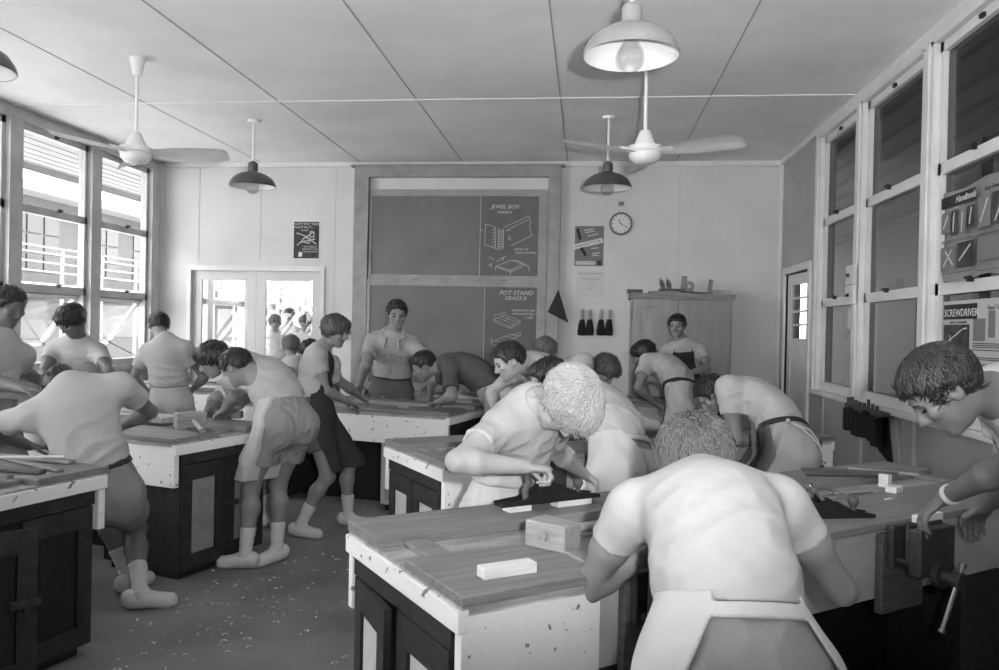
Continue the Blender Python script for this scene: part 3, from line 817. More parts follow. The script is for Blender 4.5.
# the next room behind the double door
Y2 = 14.8
S_(MB().box(XL - .15, -1.2, YB + .12, Y2, -.12, 0).build('floor_beyond', M['floor']))
S_(MB().box(XL - .15, -1.2, YB + .12, Y2, H_C, H_C + .1).build('ceiling_beyond', M['ceiling']))
S_(MB().box(-1.3, -1.2, YB + .12, Y2, 0, H_C).build('wall_partition', M['wall']))
mb = MB(); mb.box(XL - .15, XL, YB + .12, Y2, 0, ZS - .04).box(XL - .15, XL, YB + .12, Y2, ZT, H_C)
for y in (8.95, 10.1, 11.25, 12.4, 13.55, 14.7): mb.box(XL - .09, XL + .03, y - .08, y + .08, ZS - .04, ZT)
for z in (Z1, Z2): mb.box(XL - .09, XL, 9, Y2, z - .035, z + .035)
S_(mb.build('wall_left_beyond', M['frame_left']))
mb = MB(); mb.box(XL - .15, -1.2, Y2, Y2 + .12, 0, 1.0).box(XL - .15, -1.2, Y2, Y2 + .12, 2.9, H_C)
for x in (-5.0, -4.0, -3.0, -2.0, -1.25): mb.box(x - .05, x + .05, Y2, Y2 + .1, 1.0, 2.9)
for z in (1.45, 2.2): mb.box(XL, -1.2, Y2, Y2 + .08, z - .03, z + .03)
S_(mb.build('wall_far_beyond', M['frame_left']))
mb = MB()
for x in (-4.5, -2.5): mb.tube([(x - .4, Y2 + .3, 1.1), (x + .4, Y2 + .3, 2.1)], .02)
S_(mb.build('trim_12', M['frame_left']))
# ---------------------------------------------------------------- woodwork benches
BT = .81
def d2(a): return Vector((math.cos(math.radians(a)), math.sin(math.radians(a)), 0))
def bench(corner, ang, hand, L, W, label, door='door_white', rail_end='panel_white', rail_mid='panel_tan', ajar=(0, 0), vices=(), side_white=False, board='bench_top', both_rail=True):
    """corner = near corner of the door end; x runs along the bench from it, y across (hand = +1 left of x, -1 right)"""
    ex = d2(ang); ey = d2(ang + 90 * hand)
    m = Matrix.Diagonal((1, hand, 1, 1))
    root = empty('workbench', (corner[0], corner[1], 0), math.radians(ang)); tag(root, label, 'workbench', 'school woodwork benches')
    def put(mb, name, mat, parent=root, bev=0.0):
        mb.bm.transform(m); return mb.build(name, mat, parent, bev=bev)
    E = .60      # depth of the end cupboards
    mb = MB()
    for a, b in ((.02, E), (L - E, L - .02)): mb.box(a, b, .06, W - .06, .05, .745).box(a + .03, b - .03, .09, W - .09, 0, .05)
    mb.box(E, L - E, .06, W - .06, .70, .745)
    put(mb, 'carcass', M['dark_wood'])
    put(MB().box(E - .02, L - E + .02, W * .46, W * .54, .0, .70), 'back_panel', M['black_wood'])
    # rails under the top on the long sides, pale paint by the ends
    for y0, y1 in ((0.0, .035), (W - .035, W)):
        put(MB().box(0.0, .42, y0, y1, .535, .765), 'side_rail', M[rail_end], bev=.003)
        put(MB().box(.42, L - .42, y0 + (.004 if y0 == 0 else 0), y1 - (0 if y0 == 0 else .004), .545, .765), 'side_rail', M[rail_mid], bev=.003)
        put(MB().box(L - .42, L, y0, y1, .535, .765), 'side_rail', M[rail_end], bev=.003)
    if side_white:
        for y0, y1 in ((.03, .062), (W - .062, W - .03)):
            d = put(MB().box(.05, E - .02, y0, y1, .06, .55), 'side_door', M['panel_white'])
            put(MB().box(.09, E - .06, y0 - .004, y1 + .004, .10, .51), 'side_panel', M['door_white'], d)
    # end edging and top boards
    for x0, x1 in ((-.012, .02), (L - .02, L + .012)):
        put(MB().box(x0, x1, -.002, W + .002, .715, .772), 'end_edging', M[rail_end], bev=.003)
    put(MB().box(0, L, 0, W, .755, .782), 'tool_tray', M['tray'])
    put(MB().box(-.004, L + .004, W - .245, W + .008, .782, BT + .006), 'rear_board', M[board], bev=.004)
    put(MB().box(-.006, L + .004, -.012, .335, .782, BT), 'front_board', M[board], bev=.004)
    for a in (.085, L - .155): put(MB().box(a, a + .075, .335, W - .245, .782, .800), 'cross_strip', M[board], bev=.003)
    # door ends
    dw = W / 2 - .07
    for end, xx, sx in ((0, .0, 1), (1, L, -1)):
        put(MB().box(min(xx + sx * .0, xx + sx * .03), max(xx, xx + sx * .03), .055, W - .055, .655, .715), 'door_head', M['dark_wood'])
        for j in (0, 1):
            ylo = .065 if j == 0 else W / 2 + .005
            hinge_y = ylo if j == 0 else ylo + dw
            a = math.radians(ajar[j]) if end == 0 else 0
            rot = Matrix.Translation((xx, hinge_y, 0)) @ Matrix.Rotation((a if j == 0 else -a) * sx, 4, 'Z')
            y0, y1 = (0, dw) if j == 0 else (-dw, 0)
            xa, xb = min(0, sx * .022), max(0, sx * .022)
            mb = MB()
            mb.box(xa, xb, y0, y0 + .07, .055, .65, rot).box(xa, xb, y1 - .07, y1, .055, .65, rot)
            mb.box(xa, xb, y0 + .07, y1 - .07, .055, .14, rot).box(xa, xb, y0 + .07, y1 - .07, .56, .65, rot)
            d = put(mb, 'door', M['dark_wood'])
            put(MB().box(xa + .008, xb - .004, y0 + .08, y1 - .08, .135, .565, rot), 'door_panel', M[door], d)
            if j == 1:
                yh = y0 + .045
                put(MB().box(xa - .014 if sx > 0 else xb, xa if sx > 0 else xb + .014, yh - .055, yh + .05, .355, .385, rot).box(xa - .02 if sx > 0 else xb, xa if sx > 0 else xb + .02, yh - .02, yh + .005, .335, .36, rot), 'hasp', M['iron_grey'], d)
    # vices bolted to the long sides
    for (vx, side, swing) in vices:
        s = -1 if side == 0 else 1; yb = 0 if side == 0 else W
        def Y(a, b): return (min(yb + s * a, yb + s * b), max(yb + s * a, yb + s * b))
        mb = MB(); mb.box(vx - .12, vx + .12, *Y(.0, .028), .50, .775); v = put(mb, 'vice_block', M['timber_dark'], bev=.003)
        mb = MB()
        mb.box(vx - .105, vx + .105, *Y(.028, .055), .66, BT - .002).box(vx - .10, vx + .10, *Y(.105, .150), .655, BT + .002)
        mb.box(vx - .10, vx + .10, *Y(.092, .106), .70, BT + .012)
        vc = put(mb, 'vice', M['iron_grey'], bev=.006)
        mb = MB(); mb.tube([(vx, yb + s * .02, .66), (vx, yb + s * .215, .655)], .021, 14).tube([(vx, yb + s * .15, .66), (vx, yb + s * .17, .66)], .048, 16).tube([(vx, yb + s * .200, .655), (vx, yb + s * .232, .655)], .028, 14)
        for o in (-.075, .075): mb.tube([(vx + o, yb + s * .02, .69), (vx + o, yb + s * .13, .69)], .011)
        put(mb, 'vice_screw', M['iron_grey'], vc)
        a = math.radians(swing); dx, dz = math.sin(a), -math.cos(a)
        p = Vector((vx, yb + s * .216, .655)); q = Vector((dx, 0, dz))
        mb = MB(); mb.tube([p - q * .05, p + q * .17], .0075, 10).tube([p + q * .168, p + q * .18], .0115).tube([p - q * .06, p - q * .048], .0115)
        put(mb, 'vice_handle', M['steel'], vc)
    return root

BENCH = {}
def B_(key, corner, ang, hand, *a, **k):
    BENCH[key] = (Vector((corner[0], corner[1], 0)), d2(ang), d2(ang + 90 * hand)); bench(corner, ang, hand, *a, **k)
B_('A', (-.285, 1.853), 36.9, 1, 2.86, .79, 'nearest workbench at front, its white chipped end panel and mallet towards us', ajar=(0, 6), vices=((.60, 0, 75), (1.73, 0, -30)))
B_('B', (-2.243, 4.074), 163, -1, 2.3, .80, 'workbench on the left with grey door panels and a padlock hasp, plank on top', door='door_grey', rail_mid='panel_white')
B_('C', (-2.10, 3.235), 166, 1, 2.3, .80, 'front left workbench cut by the picture edge, dark door standing open', door='black_wood', ajar=(0, 24))
B_('D', (-.661, 3.67), 35, 1, 2.75, .80, 'middle workbench with white door panels, behind the blond person', vices=((.50, 0, 40), (2.36, 0, -40), (.8, 1, 30), (2.0, 1, 10)))
B_('E', (-1.03, 5.82), 166, -1, 2.1, .76, 'workbench before the blackboard, long white side rail and white side door', side_white=True, rail_mid='panel_white', vices=((1.5, 0, 60),))
B_('F', (-.93, 6.98), 4, 1, 2.35, .76, 'rear workbench in front of the wooden cupboard, pale lath on top', vices=((2.05, 0, 30), (.5, 0, -30)))
B_('H', (-3.25, 7.22), 178, -1, 1.6, .7, 'workbench under the far left windows, stacked with laths', door='door_grey', rail_mid='panel_white')
def on_bench(key, x, y, z=BT):
    c, ex, ey = BENCH[key]; return c + ex * x + ey * y + Vector((0, 0, z))
def bench_angle(key): return math.atan2(BENCH[key][1].y, BENCH[key][1].x)

# ---------------------------------------------------------------- tools
def bar(name, p, rz, l, w, h, mat, label, cat, group=None, bev=.002, tilt=0.0, slopes=None):
    mb = MB(); mb.box(-l / 2, l / 2, -w / 2, w / 2, 0, h)
    o = mb.build(name, M[mat], None, bev=bev); o.location = p; o.rotation_euler = (0, tilt, rz)
    return tag(o, label, cat, group)
def mallet(p, rz, label, s=1.0, flat=True, mat='beech'):
    root = empty('mallet', p, rz); tag(root, label, 'mallet')
    poly = [(-.082, -.055), (.082, -.048), (.082, .048), (-.082, .055)]
    mb = MB(); mb.prism([(x * s, y * s) for x, y in poly], .092 * s); mb.build('mallet_head', M[mat], root, bev=.006)
    # handle leaves the long face of the head at mid height
    hd = MB(); hd.tube([(-.01 * s, .03 * s, .045 * s), (.0, .12 * s, .042 * s), (.01 * s, .30 * s, .018 * s)], lambda t: (.015 + .003 * math.sin(t * 3)) * s, 12)
    hd.tube([(0, -.056 * s, .048 * s), (0, -.066 * s, .048 * s)], .017 * s, 12)
    hd.build('handle', M[mat], root, smooth=True)
    return root
def plane(p, rz, label, L=.36, hrot=0):
    root = empty('bench_plane', p, rz); tag(root, label, 'plane')
    h = L / 2; w = .032
    mb = MB(); mb.box(-h, h, -w, w, 0, .008)
    side = [(-h, .006), (-h, .014), (-h * .55, .022), (-.03, .060), (.03, .062), (h * .55, .026), (h, .014), (h, .006)]
    for y in (-w, w - .005): mb.prism(side, .005, Matrix.Translation((0, y + .005, 0)) @ Matrix.Rotation(PI / 2, 4, 'X'))
    mb.build('plane_body', M['iron'], root, bev=.0012)
    fr = MB(); fr.prism([(-.06, .008), (.03, .008), (.0, .05), (-.03, .05)], .05, Matrix.Translation((0, .025, 0)) @ Matrix.Rotation(PI / 2, 4, 'X')); fr.build('frog', M['iron'], root)
    mm = Matrix.Translation((.028, 0, .012)) @ Matrix.Rotation(math.radians(-45), 4, 'Y')
    mb = MB(); mb.box(-.002, .004, -.024, .024, 0, .135, mm).build('cutting_iron', M['steel'], root)
    mb = MB(); mb.box(.004, .011, -.02, .02, .03, .115, mm).tube([mm @ Vector((.010, 0, .115)), mm @ Vector((.018, 0, .135))], .006).build('lever_cap', M['steel'], root)
    t = MB(); t.tube([(-.095, 0, .012), (-.10, 0, .045), (-.085, 0, .075), (-.098, 0, .105), (-.122, 0, .118)], lambda t: .0145 - .004 * abs(t - .5), 12); t.build('tote', M['timber_dark'], root, smooth=True)
    k = MB(); k.lathe([(.012, 0), (.013, .012), (.009, .022), (.017, .036), (.020, .046), (.017, .056), (.006, .062)], 18, T(h * .62, 0, .010), cap0=True, cap1=True); k.build('front_knob', M['timber_dark'], root, smooth=True)
    return root
def chisel(p, rz, label, L=.26):
    root = empty('chisel', p, rz); tag(root, label, 'chisel', None)
    MB().tube([(-L * .5, 0, .014), (-L * .45, 0, .014), (-L * .1, 0, .014)], lambda t: .010 + .005 * math.sin(t * 3.0), 12).build('handle', M['beech'], root, smooth=True)
    MB().box(-L * .1, L * .5, -.008, .008, .006, .011).build('blade', M['steel'], root)
    return root
def try_square(p, rz, label):
    root = empty('try_square', p, rz); tag(root, label, 'try square')
    MB().box(0, .13, -.011, .011, 0, .018).build('stock', M['timber_dark'], root, bev=.0015)
    MB().box(0, .028, .011, .17, .008, .0105).build('blade', M['steel'], root)
    return root

aA = bench_angle('A')
p = on_z(556, 548, BT); 
mallet(on_z(553, 547, BT), aA - math.radians(72), 'wooden carpenter mallet lying on the near bench', .86)
bar('wood_block', on_z(507, 574, BT), aA - math.radians(3), .155, .045, .028, 'pine', 'short pale pine block on the near bench left of the mallet', 'wood block', bev=.0015)
bar('batten', on_bench('A', .44, .165), aA + math.radians(86), .36, .045, .010, 'timber', 'brown batten laid across the near bench under the mallet', 'batten')
bar('wood_shaving_chip', on_bench('A', .62, .50, .783), aA + .4, .022, .012, .006, 'pine', 'small pale offcut in the near bench tray beyond the mallet', 'offcut')
plane(on_bench('A', 1.52, .14), aA + math.radians(-22), 'black iron hand plane with round knob on the near bench, left of the vice', L=.36)
# blond person's plane, resting on the rear board over two pine blocks
b1 = bar('wood_block', on_bench('A', .57, .67, BT + .006), aA, .09, .05, .022, 'pine', 'pale wood block under the heel of the blond person\'s plane', 'wood block', bev=.0015)
b2 = bar('wood_block', on_bench('A', .80, .665, BT + .006), aA, .15, .05, .022, 'pine', 'pale wood block under the toe of the blond person\'s plane', 'wood block', bev=.0015)
plane(on_bench('A', .70, .668, BT + .028), aA, 'big hand plane gripped by the blond person', L=.42)
# clutter toward the right end of A
chisel(on_bench('A', 1.86, .44, .783), aA + .1, 'chisel lying in the near bench tray right of the black plane')
try_square(on_bench('A', 1.98, .36, .79), aA + math.radians(-8), 'small try square on the near bench left of the vice')
bar('steel_rule', on_bench('A', 2.26, .60, BT + .006), aA - math.radians(32), .32, .028, .006, 'iron_grey', 'dark rule at the far edge of the near bench', 'rule')
bar('lath', on_bench('A', 2.35, .63, BT + .012), aA - math.radians(40), .42, .022, .012, 'timber_dark', 'dark lath crossing the rule at the far bench edge', 'lath')
bar('lath', on_bench('A', 2.53, .58, BT + .006), aA - math.radians(58), .30, .02, .014, 'timber', 'thin pencil-like lath at the bench end near the right wall', 'lath')
bar('wood_block', on_bench('A', 2.18, .30, BT), aA + .2, .07, .045, .025, 'pine', 'pale block on the near bench beyond the fist', 'wood block')
bar('wood_block', on_bench('A', 2.24, .38, BT), aA + 1.6, .045, .03, .055, 'pine', 'pale block standing on end beyond the fist', 'wood block')
bar('wood_block', on_bench('A', 1.80, -.068, BT + .002), aA, .14, .030, .026, 'pine', 'pale block clamped in the vice on the right', 'wood block')
for k, (x, y, a) in enumerate(((1.62, .42, .3), (1.75, .30, -.2), (2.02, .22, .1), (1.44, .52, .8))):
    bar('offcut', on_bench('A', x, y, .783 if y > .34 else BT), aA + a, .05, .014, .004, 'pine', 'sliver of pale wood on the near bench right of the black plane', 'offcut', 'slivers on the near bench')
# clutter on C: laths and thin boards
rs = random.Random(3)
for k in range(9):
    x = .28 + rs.random() * .42; y = .05 + k * .082
    bar('lath', on_bench('C', x, y, BT + .004), bench_angle('C') + rs.uniform(-.25, .35), rs.uniform(.35, .6), rs.uniform(.025, .05), rs.uniform(.008, .02), ('timber', 'bench_top', 'beech', 'timber_dark')[k % 4],
        'thin wooden lath in the pile on the front left bench', 'lath', 'laths on the front left bench')
bar('lath', on_bench('C', .34, .13, BT + .030), bench_angle('C') + .55, .34, .02, .008, 'pine', 'pale lath on top of the pile on the front left bench', 'lath')
# clutter on B
aB = bench_angle('B')
bar('plank', on_z(146, 421, BT) + Vector((0, .05, 0)), math.radians(-20), .42, .17, .035, 'tray', 'pale wide plank lying on the left bench', 'plank')
mallet(on_z(190, 428, BT), math.radians(222), 'dark tapered mallet on left bench, handle reaching over the bench end', 1.05, mat='timber')
bar('wood_block', on_z(228, 418, BT), math.radians(8), .19, .06, .05, 'timber', 'wooden block under the hands at the left bench end', 'wood block')
bar('thin_board', on_z(190, 429, BT), math.radians(-12), .30, .04, .010, 'timber_dark', 'dark thin board beside the mallet on the left bench', 'board')
# clutter on D
plane(on_bench('D', .42, .40, .783), math.radians(35 + 125), 'hand plane with shiny lever cap at the left end of the middle bench', L=.36)
plane(on_bench('D', 1.62, .56, .783), math.radians(35 - 60), 'hand plane with shiny cap on the middle bench near the bent person in white shorts', L=.40)
bar('tool_box', on_bench('D', .78, .66, BT + .006), math.radians(20), .15, .10, .15, 'timber_dark', 'dark wooden tool box on the middle bench beside the white apron', 'box', bev=.012)
for k, (x, y, a, l, mt) in enumerate(((.22, .50, .4, .22, 'tray'), (.30, .18, .1, .30, 'timber'), (1.15, .20, .2, .26, 'timber'), (1.9, .22, -.1, .34, 'timber'), (2.2, .6, .3, .40, 'timber_dark'), (2.42, .2, .5, .25, 'pine'))):
    bar('offcut', on_bench('D', x, y, .783 if y > .34 and y < .55 else BT + .006), bench_angle('D') + a, l, .04, .012, mt, 'flat wooden offcut on the middle bench', 'offcut', 'offcuts on the middle bench')
# clutter on E
for k, (px, w, h, rz, mt, lab) in enumerate(((372, .12, .03, .2, 'iron_grey', 'dark tool beneath the instructor\'s right hand'), (386, .34, .012, .5, 'timber_dark', 'thin board slanting on the bench before the instructor'),
        (396, .09, .09, .1, 'beech', 'square wooden block on the bench before the instructor'), (411, .26, .05, -.15, 'timber', 'chunky board on the bench right of the square block'), (376, .3, .012, -.3, 'timber', 'pale thin lath near the dark apron wearer\'s hands'),
        (430, .2, .02, .2, 'timber', 'board under the bent dark-jersey person\'s hand'))):
    q = on_z(px, 397, BT); bar('bench_item' if False else ('wood_block' if w < .1 else 'board'), Vector((q.x, q.y, BT + .006)), math.radians(-14) + rz, w, .09 if w > .1 else .08, h, mt, lab, 'board' if w > .1 else 'wood block')
chisel(on_bench('E', .5, .1), math.radians(160), 'chisel at the front edge of the bench before the blackboard')
try_square(on_bench('E', .85, .25), math.radians(120), 'try square on the bench before the blackboard')
# clutter on F and H
bar('lath', on_bench('F', 2.0, .25, BT + .006), math.radians(8), .5, .05, .02, 'pine', 'pale lath on the rear bench by the wooden cupboard', 'lath')
bar('board', on_bench('F', 1.5, .5, BT + .006), math.radians(-10), .4, .12, .02, 'timber_dark', 'dark board on the rear bench by the wooden cupboard', 'board')
for k in range(5):
    bar('lath', on_bench('H', .35 + .12 * k, .10 + .12 * k, BT + .006), math.radians(178) + .05 * k, .7, .045, .02 + .01 * (k % 2), ('pine', 'timber', 'tray', 'timber_dark', 'pine')[k], 'long lath laid on the bench under the far left windows', 'lath', 'laths under the far left windows')

# ---------------------------------------------------------------- blackboards
Yb = YB
fr = empty('blackboard', ((-2.71 - .32) / 2, Yb, 0)); tag(fr, 'tall wooden double blackboard with chalk drawings on the back wall', 'blackboard')
def part_of(root, mb, name, mat, bev=0.0):
    mb.bm.transform(Matrix.Translation(-Vector(root.location))); return mb.build(name, M[mat], root, bev=bev)
mb = MB(); mb.box(-2.70, -2.53, Yb - .10, Yb, .55, 3.17).box(-.465, -.325, Yb - .10, Yb, .55, 3.17).box(-2.70, -.325, Yb - .10, Yb, 3.17, 3.29).box(-2.74, -.285, Yb - .12, Yb, 3.285, 3.31)
part_of(fr, mb, 'surround', 'board_frame', .004)
part_of(fr, MB().box(-2.53, -.465, Yb - .02, Yb, 3.03, 3.17), 'pelmet_strip', 'wall')
def slate(z0, z1, xs, y, label):
    mb = MB(); t = .055
    mb.box(-2.525, -2.525 + .035, y - .025, y, z0, z1).box(-.47 - .10, -.47, y - .025, y, z0, z1).box(-2.49, -.57, y - .025, y, z1 - .075, z1).box(-2.49, -.57, y - .025, y, z0, z0 + .10)
    s = part_of(fr, mb, 'sliding_board', 'board_frame', .002)
    a = MB(); a.box(-2.49, xs, y - .014, y - .004, z0 + .10, z1 - .075); part_of(fr, a, 'slate', 'slate')
    a = MB(); a.box(xs + .006, -.57, y - .014, y - .004, z0 + .10, z1 - .075); part_of(fr, a, 'slate', 'slate_clean')
    a = MB(); a.box(xs + .001, xs + .006, y - .0155, y - .004, z0 + .10, z1 - .075); part_of(fr, a, 'chalk_line', 'chalk')
    if z0 > 1.5:
        part_of(fr, MB().box(-2.0, -1.93, y - .045, y - .025, z0 + .03, z0 + .05).box(-.98, -.91, y - .045, y - .025, z0 + .03, z0 + .05), 'finger_pull', 'iron')
slate(1.955, 3.03, -1.235, Yb - .045, '')
slate(.72, 2.0, -1.165, Yb - .075, '')
part_of(fr, MB().box(-2.6, -.4, Yb - .16, Yb - .08, .62, .66), 'chalk_ledge', 'board_frame')
# chalk work, drawn on the right-hand parts; local metres with origin at the part's top left corner
def chalk_at(y): 
    return Matrix.Translation(Vector((0, y - .0150, 0)) - Vector(fr.location)) @ Matrix.Rotation(PI / 2, 4, 'X')
m1 = chalk_at(Yb - .045)
u = lambda px, py: (lambda v: (v.x, v.z))(on_y(px, py, Yb - .06))
def px_strokes(lst): return [[u(*p) for p in st] for st in lst]
c = lambda x, y: (470 + x * 90 / 670, 195 + y * 90 / 670)
L1 = [[c(115, 215), c(108, 370)], [c(115, 215), c(190, 240)], [c(108, 370), c(230, 410)], [c(255, 240), c(440, 155)], [c(440, 155), c(450, 200), c(442, 240), c(462, 300)], [c(462, 300), c(305, 378)], [c(265, 268), c(440, 178)],
      [c(190, 240), c(190, 400)], [c(250, 250), c(245, 405)], [c(212, 250), c(210, 400)]]
for k in range(6):
    L1.append([c(165, 262 + 24 * k), c(192, 248 + 24 * k)]); L1.append([c(210, 262 + 24 * k), c(248, 262 + 24 * k), c(248, 274 + 24 * k), c(210, 274 + 24 * k)])
L1 += [[c(190, 530), c(310, 485), c(395, 515), c(300, 560), c(190, 530)], [c(300, 560), c(300, 615)], [c(190, 530), c(190, 560)], [c(395, 515), c(440, 535), c(440, 570)], [c(310, 485), c(360, 490), c(440, 535)], [c(190, 530), c(300, 575), c(395, 530)],
       [c(140, 460), c(180, 485)], [c(195, 495), c(260, 458)], [c(135, 520), c(165, 520)], [c(160, 505), c(155, 540)], [c(240, 490), c(258, 456)], [c(70, 255), c(95, 265)], [c(280, 265), c(305, 260)], [c(280, 330), c(310, 320)], [c(290, 300), c(300, 340)]]
ribbon('chalk_drawing', px_strokes(L1), .0045, M['chalk'], fr, m1)
c = lambda x, y: (470 + x * 90 / 754, 280 + y * 90 / 754)
u = lambda px, py: (lambda v: (v.x, v.z))(on_y(px, py, Yb - .09))
L2 = [[c(200, 330), c(290, 290), c(420, 345), c(340, 390), c(200, 330)], [c(200, 330), c(200, 350), c(340, 405), c(340, 390)], [c(420, 345), c(420, 365), c(340, 405)], [c(230, 315), c(370, 372)], [c(260, 300), c(395, 358)], [c(290, 340), c(330, 320)],
      [c(180, 520), c(300, 470), c(420, 440), c(425, 460), c(320, 515), c(200, 550)], [c(200, 505), c(330, 540)], [c(300, 470), c(390, 490)], [c(330, 455), c(420, 470)], [c(200, 300), c(240, 285), c(310, 270)], [c(180, 480), c(180, 540)]]
m2 = chalk_at(Yb - .075)
ribbon('chalk_drawing', px_strokes(L2), .004, M['chalk'], fr, m2)
def at_board(px, py, Y): v = on_y(px, py, Y); return v.x, v.z
def texts(items, Y, m):
    out = []
    for t, px, py, s in items: x, z = at_board(px, py, Y); out.append((t, x, z, s))
    return lettering('chalk_writing', out, M['chalk'], fr, m, shear=.3)
texts([('JEWEL BOX', 505, 208.5, .062), ('GRADE 8', 504, 213.5, .042)], Yb - .06, m1)
texts([('DETAIL OF', 521, 250.2, .034), ('BOX JOINTING.', 526, 253.8, .034)], Yb - .06, m1)
texts([('POT STAND', 516, 295, .070), ('GRADE 8', 515, 300, .060)], Yb - .09, m2)
texts([('DIMENSIONS ARE', 523, 311.5, .034), ('APPROXIMATELY', 523, 315, .034), ("6\"X8\"", 529, 319, .040)], Yb - .09, m2)
# pulley at the side of the frame
o = MB().tube([(-2.86, Yb - .02, 1.36), (-2.86, Yb - .10, 1.36)], .045, 16).tube([(-2.93, Yb - .05, 1.34), (-2.70, Yb - .05, 1.38)], .02).build('window_winder', M['beech'], None); tag(o, 'small round winder bracket at the left foot of the blackboard frame', 'bracket')
# large set square hanging over the right stile
q = [on_y(*p, Yb - .13) for p in ((558.5, 289), (547.5, 312), (568.5, 323))]
mb = MB(); mb.prism([(v.x, v.z) for v in q], .008, Matrix.Translation((0, Yb - .125, 0)) @ Matrix.Rotation(PI / 2, 4, 'X'))
tag(mb.build('set_square', M['apron_dark']), 'large dark triangular set square hanging at the right edge of the blackboard', 'set square')

# ---------------------------------------------------------------- things on the back wall
def poster(name, px0, py0, px1, py1, mat, label, cat='poster', Y=None):
    Y = YB if Y is None else Y
    a = on_y(px0, py0, Y); b = on_y(px1, py1, Y)
    root = empty(name, ((a.x + b.x) / 2, Y, b.z)); tag(root, label, cat)
    w, h = b.x - a.x, a.z - b.z
    MB().box(-w / 2, w / 2, -.004, -.001, 0, h).build('sheet', M[mat], root)
    return root, w, h
def ink(root, name, x0, x1, z0, z1, mat, lift=.0008):
    return MB().box(x0, x1, -.004 - lift, -.004, z0, z1).build(name, M[mat], root)
WALLM = Matrix.Translation((0, -.0056, 0)) @ Matrix.Rotation(PI / 2, 4, 'X')
r, w, h = poster('safety_poster', 293.6, 220.6, 319.4, 259.6, 'paper', 'dark safety poster with boot warning on the back wall above the double door')
ink(r, 'printed_ground', -w / 2 + .008, w / 2 - .008, .012, h - .012, 'ink_dark')
m = WALLM @ Matrix.Translation((0, 0, .0006))
lettering('printed_words', [("DON'T PUT YOUR", 0, h - .052, .040), ('FOOT IN IT...', -.03, h - .092, .040), ('BE ALERT', -.02, h - .122, .022)], M['paper'], r, m)
lettering('printed_words', [('PICK THEM UP', .05, .140, .024), ('KEEP THE FLOOR', .05, .112, .024), ('CLEAR OF NAILS', .05, .084, .024)], M['paper'], r, m)
ribbon('printed_picture', [[(-.11, .16), (-.02, .25), (.08, .32)], [(-.09, .19), (.0, .22), (.11, .24)], [(-.12, .31), (.0, .27), (.12, .18)], [(-.06, .21), (.03, .19), (.05, .24), (-.02, .26), (-.06, .21)], [(.04, .27), (.09, .26), (.09, .32), (.05, .33), (.04, .27)]], .012, M['paper_grey'], r, WALLM @ Matrix.Translation((0, 0, .0004)))
MB().box(-.10, -.055, -.006, -.0045, .02, .075, Matrix.Rotation(.15, 4, 'Y')).build('printed_card', M['paper'], r)
r, w, h = poster('tool_poster', 575.2, 226, 603.2, 266.2, 'ink_mid', 'grey tool poster with a slanting white banner left of the clock')
m = WALLM
R2 = Matrix.Rotation(math.radians(14), 4, 'Z')
mb = MB(); mb.prism([(-.165, -.028), (.165, -.028), (.165, .028), (-.165, .028)], .0008, m @ Matrix.Translation((-.01, h * .56, 0)) @ R2); mb.build('banner', M['paper'], r)
lettering('banner_words', [('HANDSTOCK', 0, -.015, .048)], M['ink'], r, m @ Matrix.Translation((-.01, h * .56, .0012)) @ R2)
ribbon('printed_tool', [[(-.135, h - .03), (-.10, h * .66)], [(-.09, h * .46), (-.035, h * .26)]], .034, M['ink'], r, m @ Matrix.Translation((0, 0, .0002)))
ribbon('printed_lines', [[(-.06, h - .05), (.05, h - .03)], [(-.05, h - .075), (.06, h - .055)], [(-.02, h - .115), (.10, h - .085)], [(.02, h * .44), (.11, h * .46)], [(.03, h * .30), (.12, h * .34)], [(.04, h * .26), (.11, h * .27)]], .010, M['paper_grey'], r, m)
ink(r, 'caption_box', -w / 2 + .015, .07, .015, .055, 'paper_grey'); ink(r, 'emblem', .095, .14, .012, .062, 'ink')
lettering('caption_words', [('TOOLS OF THE TRADE', -.037, .034, .018)], M['ink'], r, m @ Matrix.Translation((0, 0, .0010)))
r, w, h = poster('notice_sheet', 577, 271, 603.8, 297, 'paper_grey', 'pale notice sheet pinned beneath the tool poster', 'notice')
lettering('printed_words', [('CARE OF CUTTING TOOLS', 0, h - .035, .022)], M['ink'], r, WALLM)
ribbon('printed_lines', [[(-.02, .12), (.03, .13)], [(.01, .16), (.05, .17)], [(-.04, .09), (.02, .085)], [(-.1, .20), (.1, .20)]], .004, M['ink_mid'], r, WALLM)
r, w, h = poster('card_notice', 615.5, 199, 627, 208.5, 'paper_grey', 'small card pinned above the clock', 'notice')
ink(r, 'printed_picture', -.03, .03, .03, .075, 'ink_mid')
c0 = on_y(620.8, 224, YB); ck = empty('wall_clock', (c0.x, YB, c0.z)); tag(ck, 'round wall clock on the back wall right of the posters', 'clock')
RX = Matrix.Rotation(PI / 2, 4, 'X'); rr = .128
MB().lathe([(rr - .022, .0), (rr, .0), (rr, .03), (rr - .008, .038), (rr - .018, .036), (rr - .022, .028)], 40, RX).build('rim', M['ink_mid'], ck, smooth=True)
MB().lathe([(0.0001, .02), (rr - .012, .02)], 40, RX).build('dial', M['paper'], ck)
for ang, l, wd in ((115, .055, .009), (-28, .085, .006)):
    a = math.radians(ang); d = Vector((math.cos(a), 0, math.sin(a)))
    MB().tube([d * -.012 + Vector((0, -.026, 0)), d * l + Vector((0, -.026, 0))], wd / 2, 6).build('hand', M['ink'], ck)
for k in range(12): MB().box(-.003, .003, -.0225, -.02, .082, .1, Matrix.Rotation(k * PI / 6, 4, 'Y')).build('hour_mark', M['ink'], ck)
